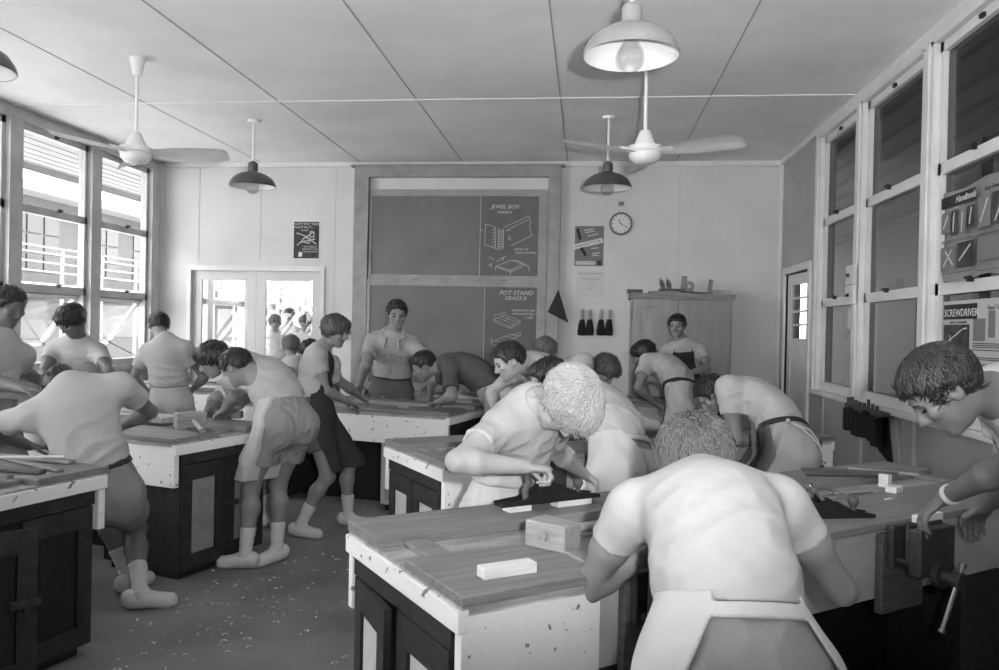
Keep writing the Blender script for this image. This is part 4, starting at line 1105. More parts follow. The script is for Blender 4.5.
# four bench brushes
bw = 'black bench brush hanging on the back wall, '
proto = None
for k, px in enumerate((582.2, 589.8, 601.3, 609.8)):
    q = on_y(px, 309.5, YB - .03)
    if proto is None:
        br = empty('bench_brush', q)
        MB().tube([(0, 0, 0), (0, 0, -.05), (0, 0, -.11)], lambda t: .014 + .006 * math.sin(t * 2.6), 10).build('handle', M['beech'], br, smooth=True)
        mb = MB(); mb.lathe([(.012, -.10), (.028, -.125), (.040, -.18), (.045, -.24), (.047, -.285), (.036, -.292)], 20, cap0=True, cap1=True)
        for v in mb.bm.verts: v.co.y *= .6; v.co.x += RNG.uniform(-.004, .004)
        mb.build('bristles', M['bristle'], br); proto = br
    else:
        br = proto.copy(); C.objects.link(br); br.location = q
        for ch in proto.children: d = ch.copy(); C.objects.link(d); d.parent = br
        br.rotation_euler = (0, .02 * k - .03, 0)
    tag(br, bw + ('leftmost of the four', 'second from the left', 'third from the left', 'rightmost, beside the cupboard')[k], 'brush', 'bench brushes on the back wall')

# ---------------------------------------------------------------- cupboard
CX0, CX1, CY0, CZ = .47, 1.50, 8.38, 1.835
cb = empty('cupboard', ((CX0 + CX1) / 2, CY0, 0)); tag(cb, 'tall varnished wooden cupboard against the back wall', 'cupboard')
part_of(cb, MB().box(CX0, CX1, CY0 + .02, YB - .02, .08, CZ).box(CX0 + .03, CX1 - .03, CY0 + .05, YB - .04, 0, .08), 'body', 'cabinet', .004)
part_of(cb, MB().box(CX0 - .025, CX1 + .025, CY0 - .02, YB - .015, CZ, CZ + .03).box(CX0 - .03, CX1 + .03, CY0 - .01, YB - .02, CZ - .03, CZ), 'cornice', 'timber', .004)
xm = CX0 + (CX1 - CX0) * .46
for a, b in ((CX0 + .01, xm - .003), (xm + .003, CX1 - .01)):
    mb = MB(); s = .075
    mb.box(a, a + s, CY0, CY0 + .02, .10, CZ - .04).box(b - s, b, CY0, CY0 + .02, .10, CZ - .04).box(a + s, b - s, CY0, CY0 + .02, .10, .19).box(a + s, b - s, CY0, CY0 + .02, CZ - .12, CZ - .04)
    d = part_of(cb, mb, 'door', 'cabinet', .002)
    mb = MB().box(a + s - .005, b - s + .005, CY0 + .008, CY0 + .016, .185, CZ - .115); mb.bm.transform(Matrix.Translation(-Vector(cb.location))); mb.build('door_panel', M['cabinet'], d)
    mb = MB().tube([(b - s / 2 if a < xm - .1 else a + s / 2, CY0, 1.0), (b - s / 2 if a < xm - .1 else a + s / 2, CY0 - .03, 1.0)], .014); mb.bm.transform(Matrix.Translation(-Vector(cb.location))); mb.build('knob', M['iron_grey'], d)
zt = CZ + .03
def ctop(px): return on_y(px, 288, CY0 + .18)
def topitem(name, px, l, w, h, mat, label, cat, tilt=0.0, rz=0.0, lift=0.0):
    q = ctop(px); return bar(name, Vector((q.x, CY0 + .18, zt + lift)), rz, l, w, h, mat, label, cat, tilt=tilt)
topitem('wood_bundle', 635, .16, .12, .045, 'timber_dark', 'low dark bundle on the left corner of the cupboard top', 'bundle')
topitem('board', 663, .30, .14, .030, 'timber', 'flat board at the bottom of the stack on the cupboard top', 'board')
topitem('board', 676, .34, .12, .025, 'timber_dark', 'dark board lying over the flat board on the cupboard top', 'board', lift=.032, rz=.1)
topitem('board', 697, .36, .10, .018, 'timber_dark', 'long dark board sloping on the right half of the cupboard top', 'board', tilt=.06, lift=.012)
for px, lab in ((662.5, 'left of the two small dark planes upright on the cupboard top'), (669, 'right of the two small dark planes upright on the cupboard top')):
    q = ctop(px); rt = empty('small_plane', (q.x, CY0 + .16, zt + .06)); tag(rt, lab, 'plane')
    MB().prism([(-.018, 0), (.026, 0), (.020, .045), (-.008, .095), (-.030, .075)], .05, Matrix.Translation((0, .025, 0)) @ RX).build('stock', M['timber_dark'], rt, bev=.004)
    MB().box(-.03, -.022, -.015, .015, .03, .11).build('blade', M['iron_grey'], rt)
topitem('wood_block', 683, .05, .06, .165, 'timber', 'upright wooden block on the cupboard top', 'wood block', tilt=.1, lift=.03)
q = ctop(688.5); rt = MB(); rt.lathe([(.02, -.02), (.055, -.02), (.055, .02), (.02, .02), (.02, -.02)], 24, RX); o = rt.build('tape_roll', M['timber']); o.location = (q.x, CY0 + .12, zt + .085); tag(o, 'round roll standing beside the upright block on the cupboard top', 'roll')
topitem('wood_block', 709.5, .035, .05, .15, 'timber', 'thin upright offcut near the right end of the cupboard top', 'wood block', tilt=.12, lift=.012)
topitem('offcut', 721, .20, .10, .05, 'tray', 'pale heap of offcuts at the right corner of the cupboard top', 'offcut', rz=.1)
q = on_y(732, 322, CY0 + .25)
mb = MB(); mb.lathe([(.012, .16), (.035, .10), (.05, 0), (.045, -.12), (.02, -.16)], 14, cap0=True, cap1=True)
for v in mb.bm.verts: v.co.x *= .35
o = mb.build('hanging_bag', M['apron_dark'], None, smooth=True); o.location = (CX1 + .022, CY0 + .25, q.z); tag(o, 'dark cloth bag hanging on the right side of the cupboard', 'bag')

# ---------------------------------------------------------------- right wall things
def wall_r_panel(name, y0, y1, z0, z1, mat, label, cat, X=XR - .01, t=.003):
    root = empty(name, (X, y0, z0)); tag(root, label, cat); return root, abs(y1 - y0), z1 - z0
RM = lambda lift: Matrix.Translation((-lift, 0, 0)) @ Matrix.Rotation(-PI / 2, 4, 'Z') @ Matrix.Rotation(PI / 2, 4, 'X')   # local x -> -Y, y -> Z, facing -X
r, w, h = wall_r_panel('tool_chart', 4.86, 3.98, 1.785, 2.30, 'paper', 'large curling tool chart on the right window, dark header', 'poster')
bm = bmesh.new(); nx, nz = 14, 8; g = {}
for i in range(nx + 1):
    for j in range(nz + 1):
        x = w * i / nx; z = h * j / nz
        g[i, j] = bm.verts.new((-.006 - .018 * math.sin(i * .9) * (1 if i < 5 else .4) - .01 * (1 - i / nx) * math.sin(j), -x, z - .012 * math.sin(i * .6)))
for i in range(nx):
    for j in range(nz): bm.faces.new((g[i, j], g[i + 1, j], g[i + 1, j + 1], g[i, j + 1]))
mb = MB(); mb.bm.free(); mb.bm = bm
bmesh.ops.solidify(bm, geom=bm.faces, thickness=.0015)
mb.build('sheet', M['chart'], r, smooth=True)
def rect(mb, x0, x1, z0, z1, m): mb.prism([(x0, z0), (x1, z0), (x1, z1), (x0, z1)], .001, m)
mR = RM(.034)
mb = MB(); rect(mb, .02, .42, h - .10, h - .035, mR); mb.build('header_print', M['ink'], r)
lettering('header_words', [('Handtools', .31, h - .085, .055)], M['paper'], r, RM(.0355), shear=.3)
lettering('header_words', [('Your Power Tools', .64, h - .075, .035)], M['ink'], r, RM(.0345), shear=.3)
for k, (x0, x1, z0, z1) in enumerate(((.03, .13, .27, .39), (.15, .22, .25, .39), (.24, .31, .25, .38), (.33, .41, .27, .39), (.03, .20, .05, .19), (.23, .41, .06, .20), (.45, .58, .25, .42), (.60, .74, .25, .42), (.45, .74, .08, .22))):
    mb = MB(); rect(mb, x0, x1, z0, z1, mR); mb.build('printed_picture', M['ink_dark' if k % 2 else 'ink_mid'], r)
mb = MB(); 
for z in (.225, .215, .035): rect(mb, .03, .40, z, z + .004, mR); rect(mb, .46, .74, z - .01, z - .006, mR)
mb.build('printed_lines', M['ink_mid'], r)
ribbon('printed_tools', [[(.05, .30), (.10, .37)], [(.17, .27), (.18, .38)], [(.27, .26), (.28, .37)], [(.36, .29), (.38, .38)], [(.06, .08), (.16, .17)], [(.08, .17), (.18, .08)], [(.25, .10), (.38, .18)], [(.48, .28), (.55, .40)], [(.63, .27), (.70, .38)]], .012, M['paper_grey'], r, RM(.0355))
r, w, h = wall_r_panel('screwdriver_chart', 4.86, 4.0, 1.20, 1.665, 'paper', 'chart headed SCREWDRIVER on the right window beneath the large tool chart', 'poster')
MB().box(-.006, -.003, -w, 0, 0, h).build('sheet', M['chart'], r)
mR = RM(.0065)
mb = MB(); rect(mb, .015, .41, h - .105, h - .02, mR); mb.build('header_print', M['ink'], r)
lettering('header_words', [('SCREWDRIVER', .225, h - .088, .060)], M['paper'], r, RM(.0077))
lettering('caption_words', [('PARTS OF A SCREWDRIVER', .20, h - .128, .016), ('Hand Tools', .60, h - .06, .035)], M['ink'], r, RM(.0070))
mb = MB(); rect(mb, .02, .33, .20, .33, mR); rect(mb, .02, .33, .03, .185, mR); mb.build('printed_picture', M['ink_dark'], r)
mb = MB(); rect(mb, .37, .50, .24, .36, mR); rect(mb, .53, .60, .26, .40, mR); rect(mb, .66, .74, .24, .40, mR); rect(mb, .37, .78, .03, .12, mR); mb.build('printed_picture', M['ink_mid'], r)
mb = MB()
for z in (.225, .215, .205, .19, .15, .14): rect(mb, .37, .80, z, z + .005, mR)
mb.build('printed_lines', M['ink'], r)
ribbon('printed_tools', [[(.07, .23), (.24, .30)], [(.25, .305), (.30, .31)], [(.06, .07), (.22, .13)], [(.12, .22), (.10, .27)], [(.24, .14), (.28, .145)]], .008, M['paper_grey'], r, RM(.0078))
lettering('caption_words', [('FIG 1', .45, .075, .03), ('FIG 2', .62, .075, .03)], M['paper'], r, RM(.0078))
# switch boxes on the post at Y 6.33
sb = empty('switch_panel', (XR - .045, 6.39, 1.70)); tag(sb, 'white electrical switch panel on the right window post', 'switch panel')
for z in (.0, .155):
    b = MB().box(-.03, 0, -.13, .05, z, z + .15).build('switch_box', M['trim'], sb, bev=.004)
    MB().box(-.045, -.03, -.04, .0, z + .06, z + .085).build('switch', M['iron'], b)
MB().box(-.025, 0, -.03, .05, -.19, -.03).build('socket_box', M['panel_tan'], sb, bev=.004)
# rack of brushes beneath the sill
rk = empty('brush_rack', (XR - .05, 5.95, .93)); tag(rk, 'dark wall rack crowded with black brushes below the right windows', 'rack')
MB().box(-.05, .05, -.42, .36, -.02, .01).build('rack_board', M['timber_dark'], rk, bev=.003)
for k in range(8):
    y = .30 - k * .085; q = (XR - .09, 5.95 + y, .93 + RNG.uniform(-.01, .03))
    bb = empty('hand_brush', q, RNG.uniform(-.2, .2)); tag(bb, 'black bristled hand brush hanging in the rack below the right windows', 'brush', 'brushes in the wall rack')
    MB().tube([(0, 0, .05), (0, 0, -.03)], .013, 8).build('handle', M['timber_dark'], bb)
    mb = MB(); mb.box(-.03, .03, -.038, .038, -.20 - RNG.uniform(0, .03), -.03); mb.build('bristles', M['bristle'], bb, bev=.008)
v = MB(); v.prism([(-.1, 0), (.24, 0), (.36, -.33), (.10, -.25), (.06, -.22)], .012, RM(.0)); o = v.build('set_square', M['bristle']); o.location = (XR - .012, 5.9, .90); tag(o, 'dark slanted board hanging beneath the brush rack', 'board')
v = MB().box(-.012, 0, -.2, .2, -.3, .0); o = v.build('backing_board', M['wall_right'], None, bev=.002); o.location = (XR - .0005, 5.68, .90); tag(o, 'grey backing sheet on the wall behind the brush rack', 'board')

# ---------------------------------------------------------------- pendant lamps and fans
def lamp(x, y, zr, label, shade, bulb=True):
    root = empty('pendant_lamp', (x, y, zr)); tag(root, label, 'lamp', 'pendant lamps')
    top = H_C - zr; R = .21
    MB().lathe([(.055, top - .022), (.06, top - .004), (.06, top)], 20, cap0=True).build('ceiling_rose', M['enamel_white'], root, smooth=True)
    MB().tube([(0, 0, top - .01), (0, 0, .22)], .011, 10).build('rod', M['enamel_white'], root, smooth=True)
    MB().lathe([(.04, .13), (.045, .16), (.045, .215), (.038, .222), (.012, .24)], 20, cap1=True).build('lamp_holder', M[shade], root, smooth=True)
    s = MB().lathe([(R, .0), (R + .004, .006), (R - .004, .035), (R * .84, .080), (R * .60, .112), (R * .35, .130), (.045, .140)], 40).build('lamp_shade', M[shade], root, smooth=True)
    MB().lathe([(R - .001, .002), (R - .010, .034), (R * .82, .076), (R * .58, .107), (R * .34, .125), (.03, .134)], 40).build('shade_lining', M['enamel_white'], s, smooth=True)
    MB().lathe([(.018, .125), (.020, .095), (.036, .055), (.056, .018), (.060, -.012), (.052, -.042), (.030, -.062), (.004, -.068)], 24, cap1=True).build('bulb', M['bulb'], root, smooth=True)
    MB().lathe([(.019, .135), (.019, .10)], 16, cap1=True, cap0=True).build('bulb_cap', M['iron_grey'], root)
    return root
lamp(.165, 3.50, 2.665, 'nearest pendant lamp with pale enamel shade hanging at the top of the picture', 'enamel_grey')
lamp(.15, 7.02, 2.725, 'dark shaded pendant lamp above the wall clock', 'enamel_dark')
lamp(-3.14, 7.02, 2.735, 'dark shaded pendant lamp above the glazed double door', 'enamel_dark')
lamp(-3.03, 3.50, 2.665, 'pendant lamp at the left picture edge, only its rim showing', 'enamel_dark')
def fan(x, y, zh, label, a0):
    root = empty('ceiling_fan', (x, y, zh)); tag(root, label, 'fan', 'ceiling fans')
    top = H_C - zh
    MB().lathe([(.03, top - .13), (.034, top - .12), (.055, top - .01), (.055, top)], 20, cap0=True).build('ceiling_cup', M['fan'], root, smooth=True)
    MB().tube([(0, 0, top - .1), (0, 0, .12)], .012, 10).build('rod', M['fan'], root, smooth=True)
    MB().lathe([(.03, .135), (.036, .13), (.075, .035), (.085, .03)], 28, cap0=True).build('neck_cover', M['fan'], root, smooth=True)
    MB().lathe([(.085, .032), (.112, .028), (.118, .0), (.112, -.012), (.104, -.016), (.108, -.022), (.102, -.05), (.075, -.078), (.035, -.09), (.002, -.092)], 32, cap0=True).build('motor', M['fan'], root, smooth=True)
    for k in range(3):
        a = math.radians(a0 + 120 * k); m = Matrix.Rotation(a, 4, 'Z') @ Matrix.Rotation(math.radians(-22), 4, 'X')
        n = 8; bm = bmesh.new(); rows = []
        for i in range(n + 1):
            t = i / n; x = .10 + .56 * t; hw = .045 + .035 * min(1, t * 2.2)
            if t > .95: hw *= .8
            rows.append([bm.verts.new(m @ Vector((x, hw * s, -.012 * (s * s)))) for s in (-1, -.5, 0, .5, 1)])
        for A, B in zip(rows, rows[1:]):
            for j in range(4): bm.faces.new((A[j], B[j], B[j + 1], A[j + 1]))
        bmesh.ops.solidify(bm, geom=bm.faces, thickness=.004)
        mb = MB(); mb.bm.free(); mb.bm = bm
        b = mb.build('blade', M['fan'], root, smooth=True)
        MB().box(.08, .20, -.018, .018, -.004, .010, m).build('blade_iron', M['fan'], b)
    return root
fan(.355, 5.3, 2.66, 'cream ceiling fan right of centre above the room', -28)
fan(-3.27, 5.33, 2.68, 'cream ceiling fan on the left near the windows', 8)

# ---------------------------------------------------------------- floor litter
mb = MB(); rs = random.Random(11)
for k in range(300):
    x = rs.uniform(-2.3, -.4); y = rs.uniform(2.2, 6.2)
    if rs.random() < .5: x = rs.gauss(-1.75, .25); y = rs.gauss(3.7, .7)
    if x < -2.15 and y > 3.0: continue
    a = rs.uniform(0, 6.28); l = rs.uniform(.005, .016); n = 5; w = rs.uniform(.002, .005); pts = []
    cr = rs.uniform(-2.5, 2.5)
    for i in range(n): pts.append((x + math.cos(a + cr * i / n) * l * i / 2, y + math.sin(a + cr * i / n) * l * i / 2, .002 + .006 * math.sin(i / (n - 1) * PI)))
    vs = [(mb.bm.verts.new((p[0] - math.sin(a) * w, p[1] + math.cos(a) * w, p[2])), mb.bm.verts.new((p[0] + math.sin(a) * w, p[1] - math.cos(a) * w, p[2] + .001))) for p in pts]
    for A, B in zip(vs, vs[1:]): mb.bm.faces.new((A[0], A[1], B[1], B[0]))
o = mb.build('wood_shavings', M['pine']); tag(o, 'curled wood shavings littering the floor between the benches', 'shavings', kind='stuff')
POSES = {
 'p1': [1.700, -2.362, 3.620, 0.604, -2.504, 3.566, 1.123, -0.843, -0.462, -0.278, -0.883, -0.469, 0.000, -2.651, 3.691, 1.095, -0.329, 0.470, -0.819, -0.470, 0.671, 0.574, 0.225, -2.649, 3.482, 0.983, -2.928, 3.537, 0.912, -2.856, 3.752, 0.794, 0.854, 0.513, -0.085, -0.073, -0.044, -0.996, 0.600, -2.440, 3.578, 0.587, -2.578, 3.950, 0.449, -2.420, 3.950, 0.076, 80.000, -2.311, 3.687, 1.124, -2.309, 3.936, 0.970, -2.536, 3.992, 0.869, -0.892, 0.222, -0.394, 0.382, -0.095, -0.919, 0.600, -2.284, 3.662, 0.587, -2.402, 3.974, 0.333, -2.220, 3.720, 0.076, 25.000],
 'p2': [1.640, -3.422, 4.150, 0.836, -3.455, 4.272, 1.342, 0.227, 0.950, -0.214, 0.208, 0.978, 0.000, -3.419, 4.296, 1.526, 0.907, -0.193, -0.375, 0.366, -0.078, 0.927, 0.225, -3.410, 4.417, 1.222, -3.578, 4.617, 1.114, -3.548, 4.840, 1.016, 0.120, 0.910, -0.396, -0.052, -0.393, -0.918, 0.600, -3.405, 4.233, 0.820, -3.268, 4.211, 0.439, -3.402, 4.246, 0.074, -4.000, -3.489, 4.087, 1.297, -3.295, 4.057, 1.094, -3.064, 3.979, 1.062, 0.939, -0.317, -0.132, -0.125, 0.042, -0.991, 0.600, -3.440, 4.067, 0.820, -3.307, 4.032, 0.439, -3.443, 4.054, 0.074, -20.000],
 'p3': [1.600, -3.863, 5.600, 0.809, -3.817, 5.485, 1.303, 0.991, 0.120, -0.065, 0.995, 0.105, 0.000, -3.781, 5.374, 1.445, -0.196, -0.785, -0.588, -0.142, -0.570, 0.809, 0.225, -3.656, 5.524, 1.211, -3.473, 5.369, 1.077, -3.432, 5.182, 0.932, 0.170, -0.778, -0.604, -0.129, 0.590, -0.797, 0.600, -3.780, 5.609, 0.793, -3.759, 5.467, 0.425, -3.768, 5.610, 0.072, -76.000, -3.992, 5.484, 1.233, -3.916, 5.275, 1.070, -3.745, 5.195, 0.922, 0.710, -0.337, -0.618, -0.559, 0.265, -0.786, 0.600, -3.946, 5.591, 0.793, -3.937, 5.448, 0.425, -3.958, 5.590, 0.072, -92.000],
 'p4': [1.640, -3.471, 6.250, 0.778, -3.528, 6.228, 1.296, -0.984, -0.135, -0.113, -0.990, -0.139, 0.000, -3.640, 6.320, 1.417, -0.506, 0.723, -0.469, -0.269, 0.385, 0.883, 0.225, -3.689, 6.208, 1.192, -3.846, 6.300, 0.976, -3.863, 6.515, 0.857, -0.067, 0.872, -0.484, 0.037, -0.483, -0.875, 0.600, -3.556, 6.238, 0.762, -3.590, 6.435, 0.409, -3.569, 6.236, 0.074, 106.000, -3.347, 6.255, 1.231, -3.218, 6.303, 0.985, -3.392, 6.433, 0.868, -0.705, 0.527, -0.474, 0.380, -0.284, -0.880, 0.600, -3.387, 6.262, 0.762, -3.407, 6.460, 0.409, -3.374, 6.264, 0.074, 90.000],
 'p5': [1.620, -2.281, 5.500, 0.839, -2.383, 5.128, 1.181, 0.651, -0.602, -0.461, 0.423, -0.906, 0.000, -2.476, 4.969, 1.205, -0.830, -0.302, -0.469, -0.441, -0.161, 0.883, 0.225, -2.254, 5.086, 1.046, -2.396, 4.858, 0.970, -2.536, 5.017, 0.851, -0.577, 0.654, -0.489, 0.323, -0.367, -0.872, 0.600, -2.245, 5.424, 0.823, -2.349, 5.368, 0.440, -2.240, 5.412, 0.073, 213.000, -2.478, 5.293, 1.204, -2.613, 5.419, 0.996, -2.725, 5.544, 0.820, -0.460, 0.515, -0.723, 0.482, -0.540, -0.691, 0.600, -2.317, 5.576, 0.823, -2.426, 5.533, 0.440, -2.322, 5.588, 0.073, 197.000],
 'p6': [1.660, -1.779, 4.520, 0.855, -2.118, 4.774, 1.170, -0.606, -0.795, -0.009, -0.574, -0.819, 0.000, -2.136, 4.584, 1.179, -0.780, 0.110, -0.616, -0.610, 0.086, 0.788, 0.225, -2.169, 4.593, 1.117, -2.200, 4.832, 0.965, -2.376, 4.964, 0.848, -0.707, 0.529, -0.469, 0.375, -0.281, -0.883, 0.600, -1.829, 4.449, 0.838, -1.990, 4.502, 0.465, -1.990, 4.440, 0.075, 182.000, -1.956, 4.873, 1.120, -2.194, 4.753, 1.020, -2.354, 4.887, 0.883, -0.639, 0.540, -0.549, 0.419, -0.354, -0.836, 0.600, -1.730, 4.591, 0.838, -1.884, 4.659, 0.465, -1.860, 4.600, 0.075, 240.000],
 'p7': [1.600, -1.911, 5.400, 0.789, -1.955, 5.582, 1.262, -0.116, 0.923, -0.367, -0.139, 0.990, 0.000, -1.851, 5.618, 1.409, 0.949, -0.202, -0.242, 0.237, -0.050, 0.970, 0.225, -1.968, 5.709, 1.123, -1.870, 5.930, 0.990, -1.810, 6.139, 0.888, 0.251, 0.871, -0.422, -0.117, -0.406, -0.906, 0.600, -1.923, 5.482, 0.773, -1.694, 5.518, 0.453, -1.700, 5.520, 0.072, -5.000, -1.929, 5.396, 1.247, -1.845, 5.402, 0.985, -1.731, 5.591, 0.892, 0.475, 0.790, -0.388, -0.200, -0.332, -0.922, 0.600, -1.900, 5.318, 0.773, -1.769, 5.261, 0.405, -1.930, 5.170, 0.072, -8.000],
 'p8': [1.560, -2.846, 7.450, 0.749, -3.015, 7.791, 1.067, -0.938, -0.291, -0.187, -0.996, -0.087, 0.000, -3.070, 7.868, 1.219, -0.082, 0.936, -0.342, -0.030, 0.341, 0.940, 0.225, -3.142, 7.687, 0.984, -3.144, 7.711, 0.717, -3.151, 7.790, 0.497, -0.029, 0.337, -0.941, 0.082, -0.938, -0.338, 0.600, -2.926, 7.443, 0.733, -2.948, 7.624, 0.394, -2.939, 7.442, 0.070, 103.000, -2.832, 7.783, 1.046, -2.834, 7.808, 0.779, -2.841, 7.886, 0.559, -0.029, 0.337, -0.941, 0.082, -0.938, -0.338, 0.600, -2.765, 7.457, 0.733, -2.774, 7.639, 0.394, -2.752, 7.458, 0.070, 87.000],
 'p9': [1.560, -2.528, 7.300, 0.742, -2.455, 6.960, 1.096, -0.675, -0.597, -0.434, -0.500, -0.866, 0.000, -2.480, 6.817, 1.200, -0.740, 0.198, -0.643, -0.621, 0.166, 0.766, 0.225, -2.578, 6.917, 0.966, -2.708, 6.710, 1.077, -2.620, 6.820, 0.890, 0.378, 0.470, -0.798, -0.500, -0.622, -0.603, 0.600, -2.568, 7.230, 0.726, -2.735, 7.319, 0.390, -2.575, 7.219, 0.070, 158.000, -2.355, 7.114, 1.109, -2.329, 7.103, 0.843, -2.500, 6.950, 0.890, -0.729, -0.654, 0.202, -0.151, -0.135, -0.979, 0.600, -2.487, 7.370, 0.726, -2.647, 7.470, 0.390, -2.481, 7.381, 0.070, 142.000],
 'p10': [1.800, -1.768, 6.980, 0.857, -1.691, 6.741, 1.371, 0.989, 0.115, -0.096, 0.998, 0.070, 0.000, -1.652, 6.678, 1.564, 0.332, -0.912, -0.242, 0.083, -0.227, 0.970, 0.235, -1.513, 6.796, 1.282, -1.338, 6.573, 1.158, -1.388, 6.746, 0.957, -0.182, 0.642, -0.745, 0.203, -0.717, -0.667, 0.600, -1.675, 6.987, 0.839, -1.641, 6.933, 0.399, -1.640, 7.220, 0.081, -82.000, -1.890, 6.752, 1.318, -1.874, 6.515, 1.121, -1.975, 6.691, 0.943, -0.376, 0.654, -0.657, 0.327, -0.569, -0.754, 0.600, -1.862, 6.973, 0.839, -1.871, 6.931, 0.396, -1.900, 7.220, 0.081, -92.000],
 'p11': [1.680, -0.664, 6.050, 0.884, -1.111, 6.130, 1.165, -0.086, -0.986, 0.145, 0.139, -0.990, 0.000, -1.298, 6.174, 1.142, -0.832, -0.239, -0.500, -0.481, -0.138, 0.866, 0.225, -1.053, 5.942, 1.145, -0.991, 5.750, 0.938, -1.134, 5.948, 0.878, -0.567, 0.789, -0.237, 0.138, -0.192, -0.972, 0.600, -0.652, 5.963, 0.867, -0.746, 5.943, 0.464, -0.650, 5.950, 0.076, 196.000, -1.022, 6.293, 1.093, -1.276, 6.407, 1.016, -1.327, 6.589, 0.849, -0.200, 0.722, -0.663, 0.177, -0.639, -0.749, 0.600, -0.676, 6.137, 0.867, -0.773, 6.130, 0.464, -0.678, 6.150, 0.076, 180.000],
 'p12': [1.660, -0.194, 5.220, 0.820, -0.343, 4.930, 1.235, 0.507, -0.781, -0.364, 0.342, -0.940, 0.000, -0.476, 4.794, 1.256, -0.855, -0.278, -0.438, -0.417, -0.135, 0.899, 0.225, -0.229, 4.840, 1.103, -0.267, 4.571, 1.014, -0.420, 4.720, 0.885, -0.614, 0.597, -0.517, 0.371, -0.360, -0.856, 0.600, -0.164, 5.139, 0.803, -0.180, 5.262, 0.412, -0.050, 5.420, 0.075, 215.000, -0.408, 5.115, 1.231, -0.609, 5.046, 1.041, -0.540, 4.860, 0.890, 0.277, -0.746, -0.605, -0.210, 0.568, -0.796, 0.600, -0.223, 5.301, 0.803, -0.346, 5.372, 0.418, -0.220, 5.520, 0.075, 215.000],
 'p13': [1.600, -0.544, 6.488, 0.848, -0.486, 6.856, 1.195, -0.874, 0.399, -0.278, -0.766, 0.643, 0.000, -0.362, 6.972, 1.265, 0.453, 0.785, -0.423, 0.211, 0.366, 0.906, 0.225, -0.644, 6.863, 1.091, -0.633, 6.876, 0.816, -0.568, 6.954, 0.599, 0.271, 0.323, -0.907, -0.583, -0.695, -0.421, 0.600, -0.608, 6.541, 0.832, -0.563, 6.606, 0.445, -0.618, 6.550, 0.072, 58.000, -0.348, 6.728, 1.185, -0.337, 6.741, 0.910, -0.272, 6.818, 0.693, 0.271, 0.323, -0.907, -0.583, -0.695, -0.421, 0.600, -0.480, 6.435, 0.832, -0.425, 6.490, 0.445, -0.471, 6.426, 0.072, 42.000],
 'p14': [1.700, 0.180, 3.800, 0.795, -0.021, 4.192, 1.109, -0.726, -0.616, 0.305, -0.469, -0.883, 0.000, -0.197, 4.155, 1.186, -0.925, 0.065, -0.375, -0.374, 0.026, 0.927, 0.225, -0.119, 4.017, 1.112, -0.192, 3.758, 0.999, -0.115, 3.964, 0.871, 0.304, 0.809, -0.502, -0.177, -0.470, -0.865, 0.600, 0.138, 3.722, 0.778, -0.056, 3.818, 0.418, 0.132, 3.710, 0.076, 160.000, 0.143, 4.239, 1.002, 0.378, 4.395, 0.927, 0.212, 4.587, 0.904, -0.652, 0.752, -0.092, 0.060, -0.069, -0.996, 0.600, 0.221, 3.878, 0.778, 0.034, 3.986, 0.418, 0.228, 3.890, 0.076, 144.000],
 'p15': [1.620, -0.241, 5.816, 0.859, -0.020, 6.170, 1.160, -0.226, 0.709, -0.668, 0.174, 0.985, 0.000, 0.142, 6.077, 1.153, 0.586, -0.190, -0.788, 0.749, -0.244, 0.616, 0.225, -0.095, 6.234, 0.996, -0.108, 6.236, 0.718, 0.047, 6.209, 0.533, 0.638, -0.113, -0.761, -0.750, 0.132, -0.648, 0.600, -0.226, 5.899, 0.842, -0.147, 5.892, 0.450, -0.224, 5.911, 0.073, -2.000, -0.017, 5.990, 1.225, -0.030, 5.993, 0.947, 0.125, 5.965, 0.762, 0.638, -0.113, -0.761, -0.750, 0.132, -0.648, 0.600, -0.255, 5.733, 0.842, -0.179, 5.713, 0.450, -0.258, 5.720, 0.073, -18.000],
 'p16': [1.680, 0.799, 6.668, 0.890, 0.614, 7.078, 1.179, -0.708, -0.591, 0.386, -0.375, -0.927, 0.000, 0.518, 7.229, 1.252, -0.853, 0.229, -0.469, -0.453, 0.122, 0.883, 0.225, 0.518, 6.906, 1.200, 0.439, 6.743, 0.975, 0.597, 6.886, 0.839, 0.625, 0.565, -0.539, -0.400, -0.361, -0.842, 0.600, 0.767, 6.588, 0.874, 0.688, 6.612, 0.467, 0.762, 6.575, 0.076, 166.000, 0.771, 7.117, 1.063, 0.485, 7.133, 1.021, 0.584, 7.267, 0.831, 0.392, 0.531, -0.751, -0.446, -0.605, -0.660, 0.600, 0.832, 6.749, 0.874, 0.759, 6.787, 0.467, 0.837, 6.762, 0.076, 150.000],
 'p17': [1.660, 1.009, 8.100, 0.873, 0.941, 7.868, 1.343, 0.986, -0.155, 0.066, 0.993, -0.122, 0.000, 0.875, 7.835, 1.519, -0.307, -0.946, -0.105, -0.032, -0.099, 0.995, 0.225, 1.125, 7.879, 1.277, 1.143, 7.640, 1.122, 0.964, 7.473, 1.078, -0.721, -0.671, -0.176, 0.129, 0.120, -0.984, 0.600, 1.094, 8.089, 0.856, 1.089, 7.993, 0.458, 1.107, 8.088, 0.075, -89.000, 0.778, 7.934, 1.254, 0.744, 7.690, 1.109, 0.853, 7.470, 1.066, 0.438, -0.882, -0.173, -0.077, 0.155, -0.985, 0.600, 0.923, 8.111, 0.856, 0.905, 8.016, 0.458, 0.910, 8.112, 0.075, -105.000],
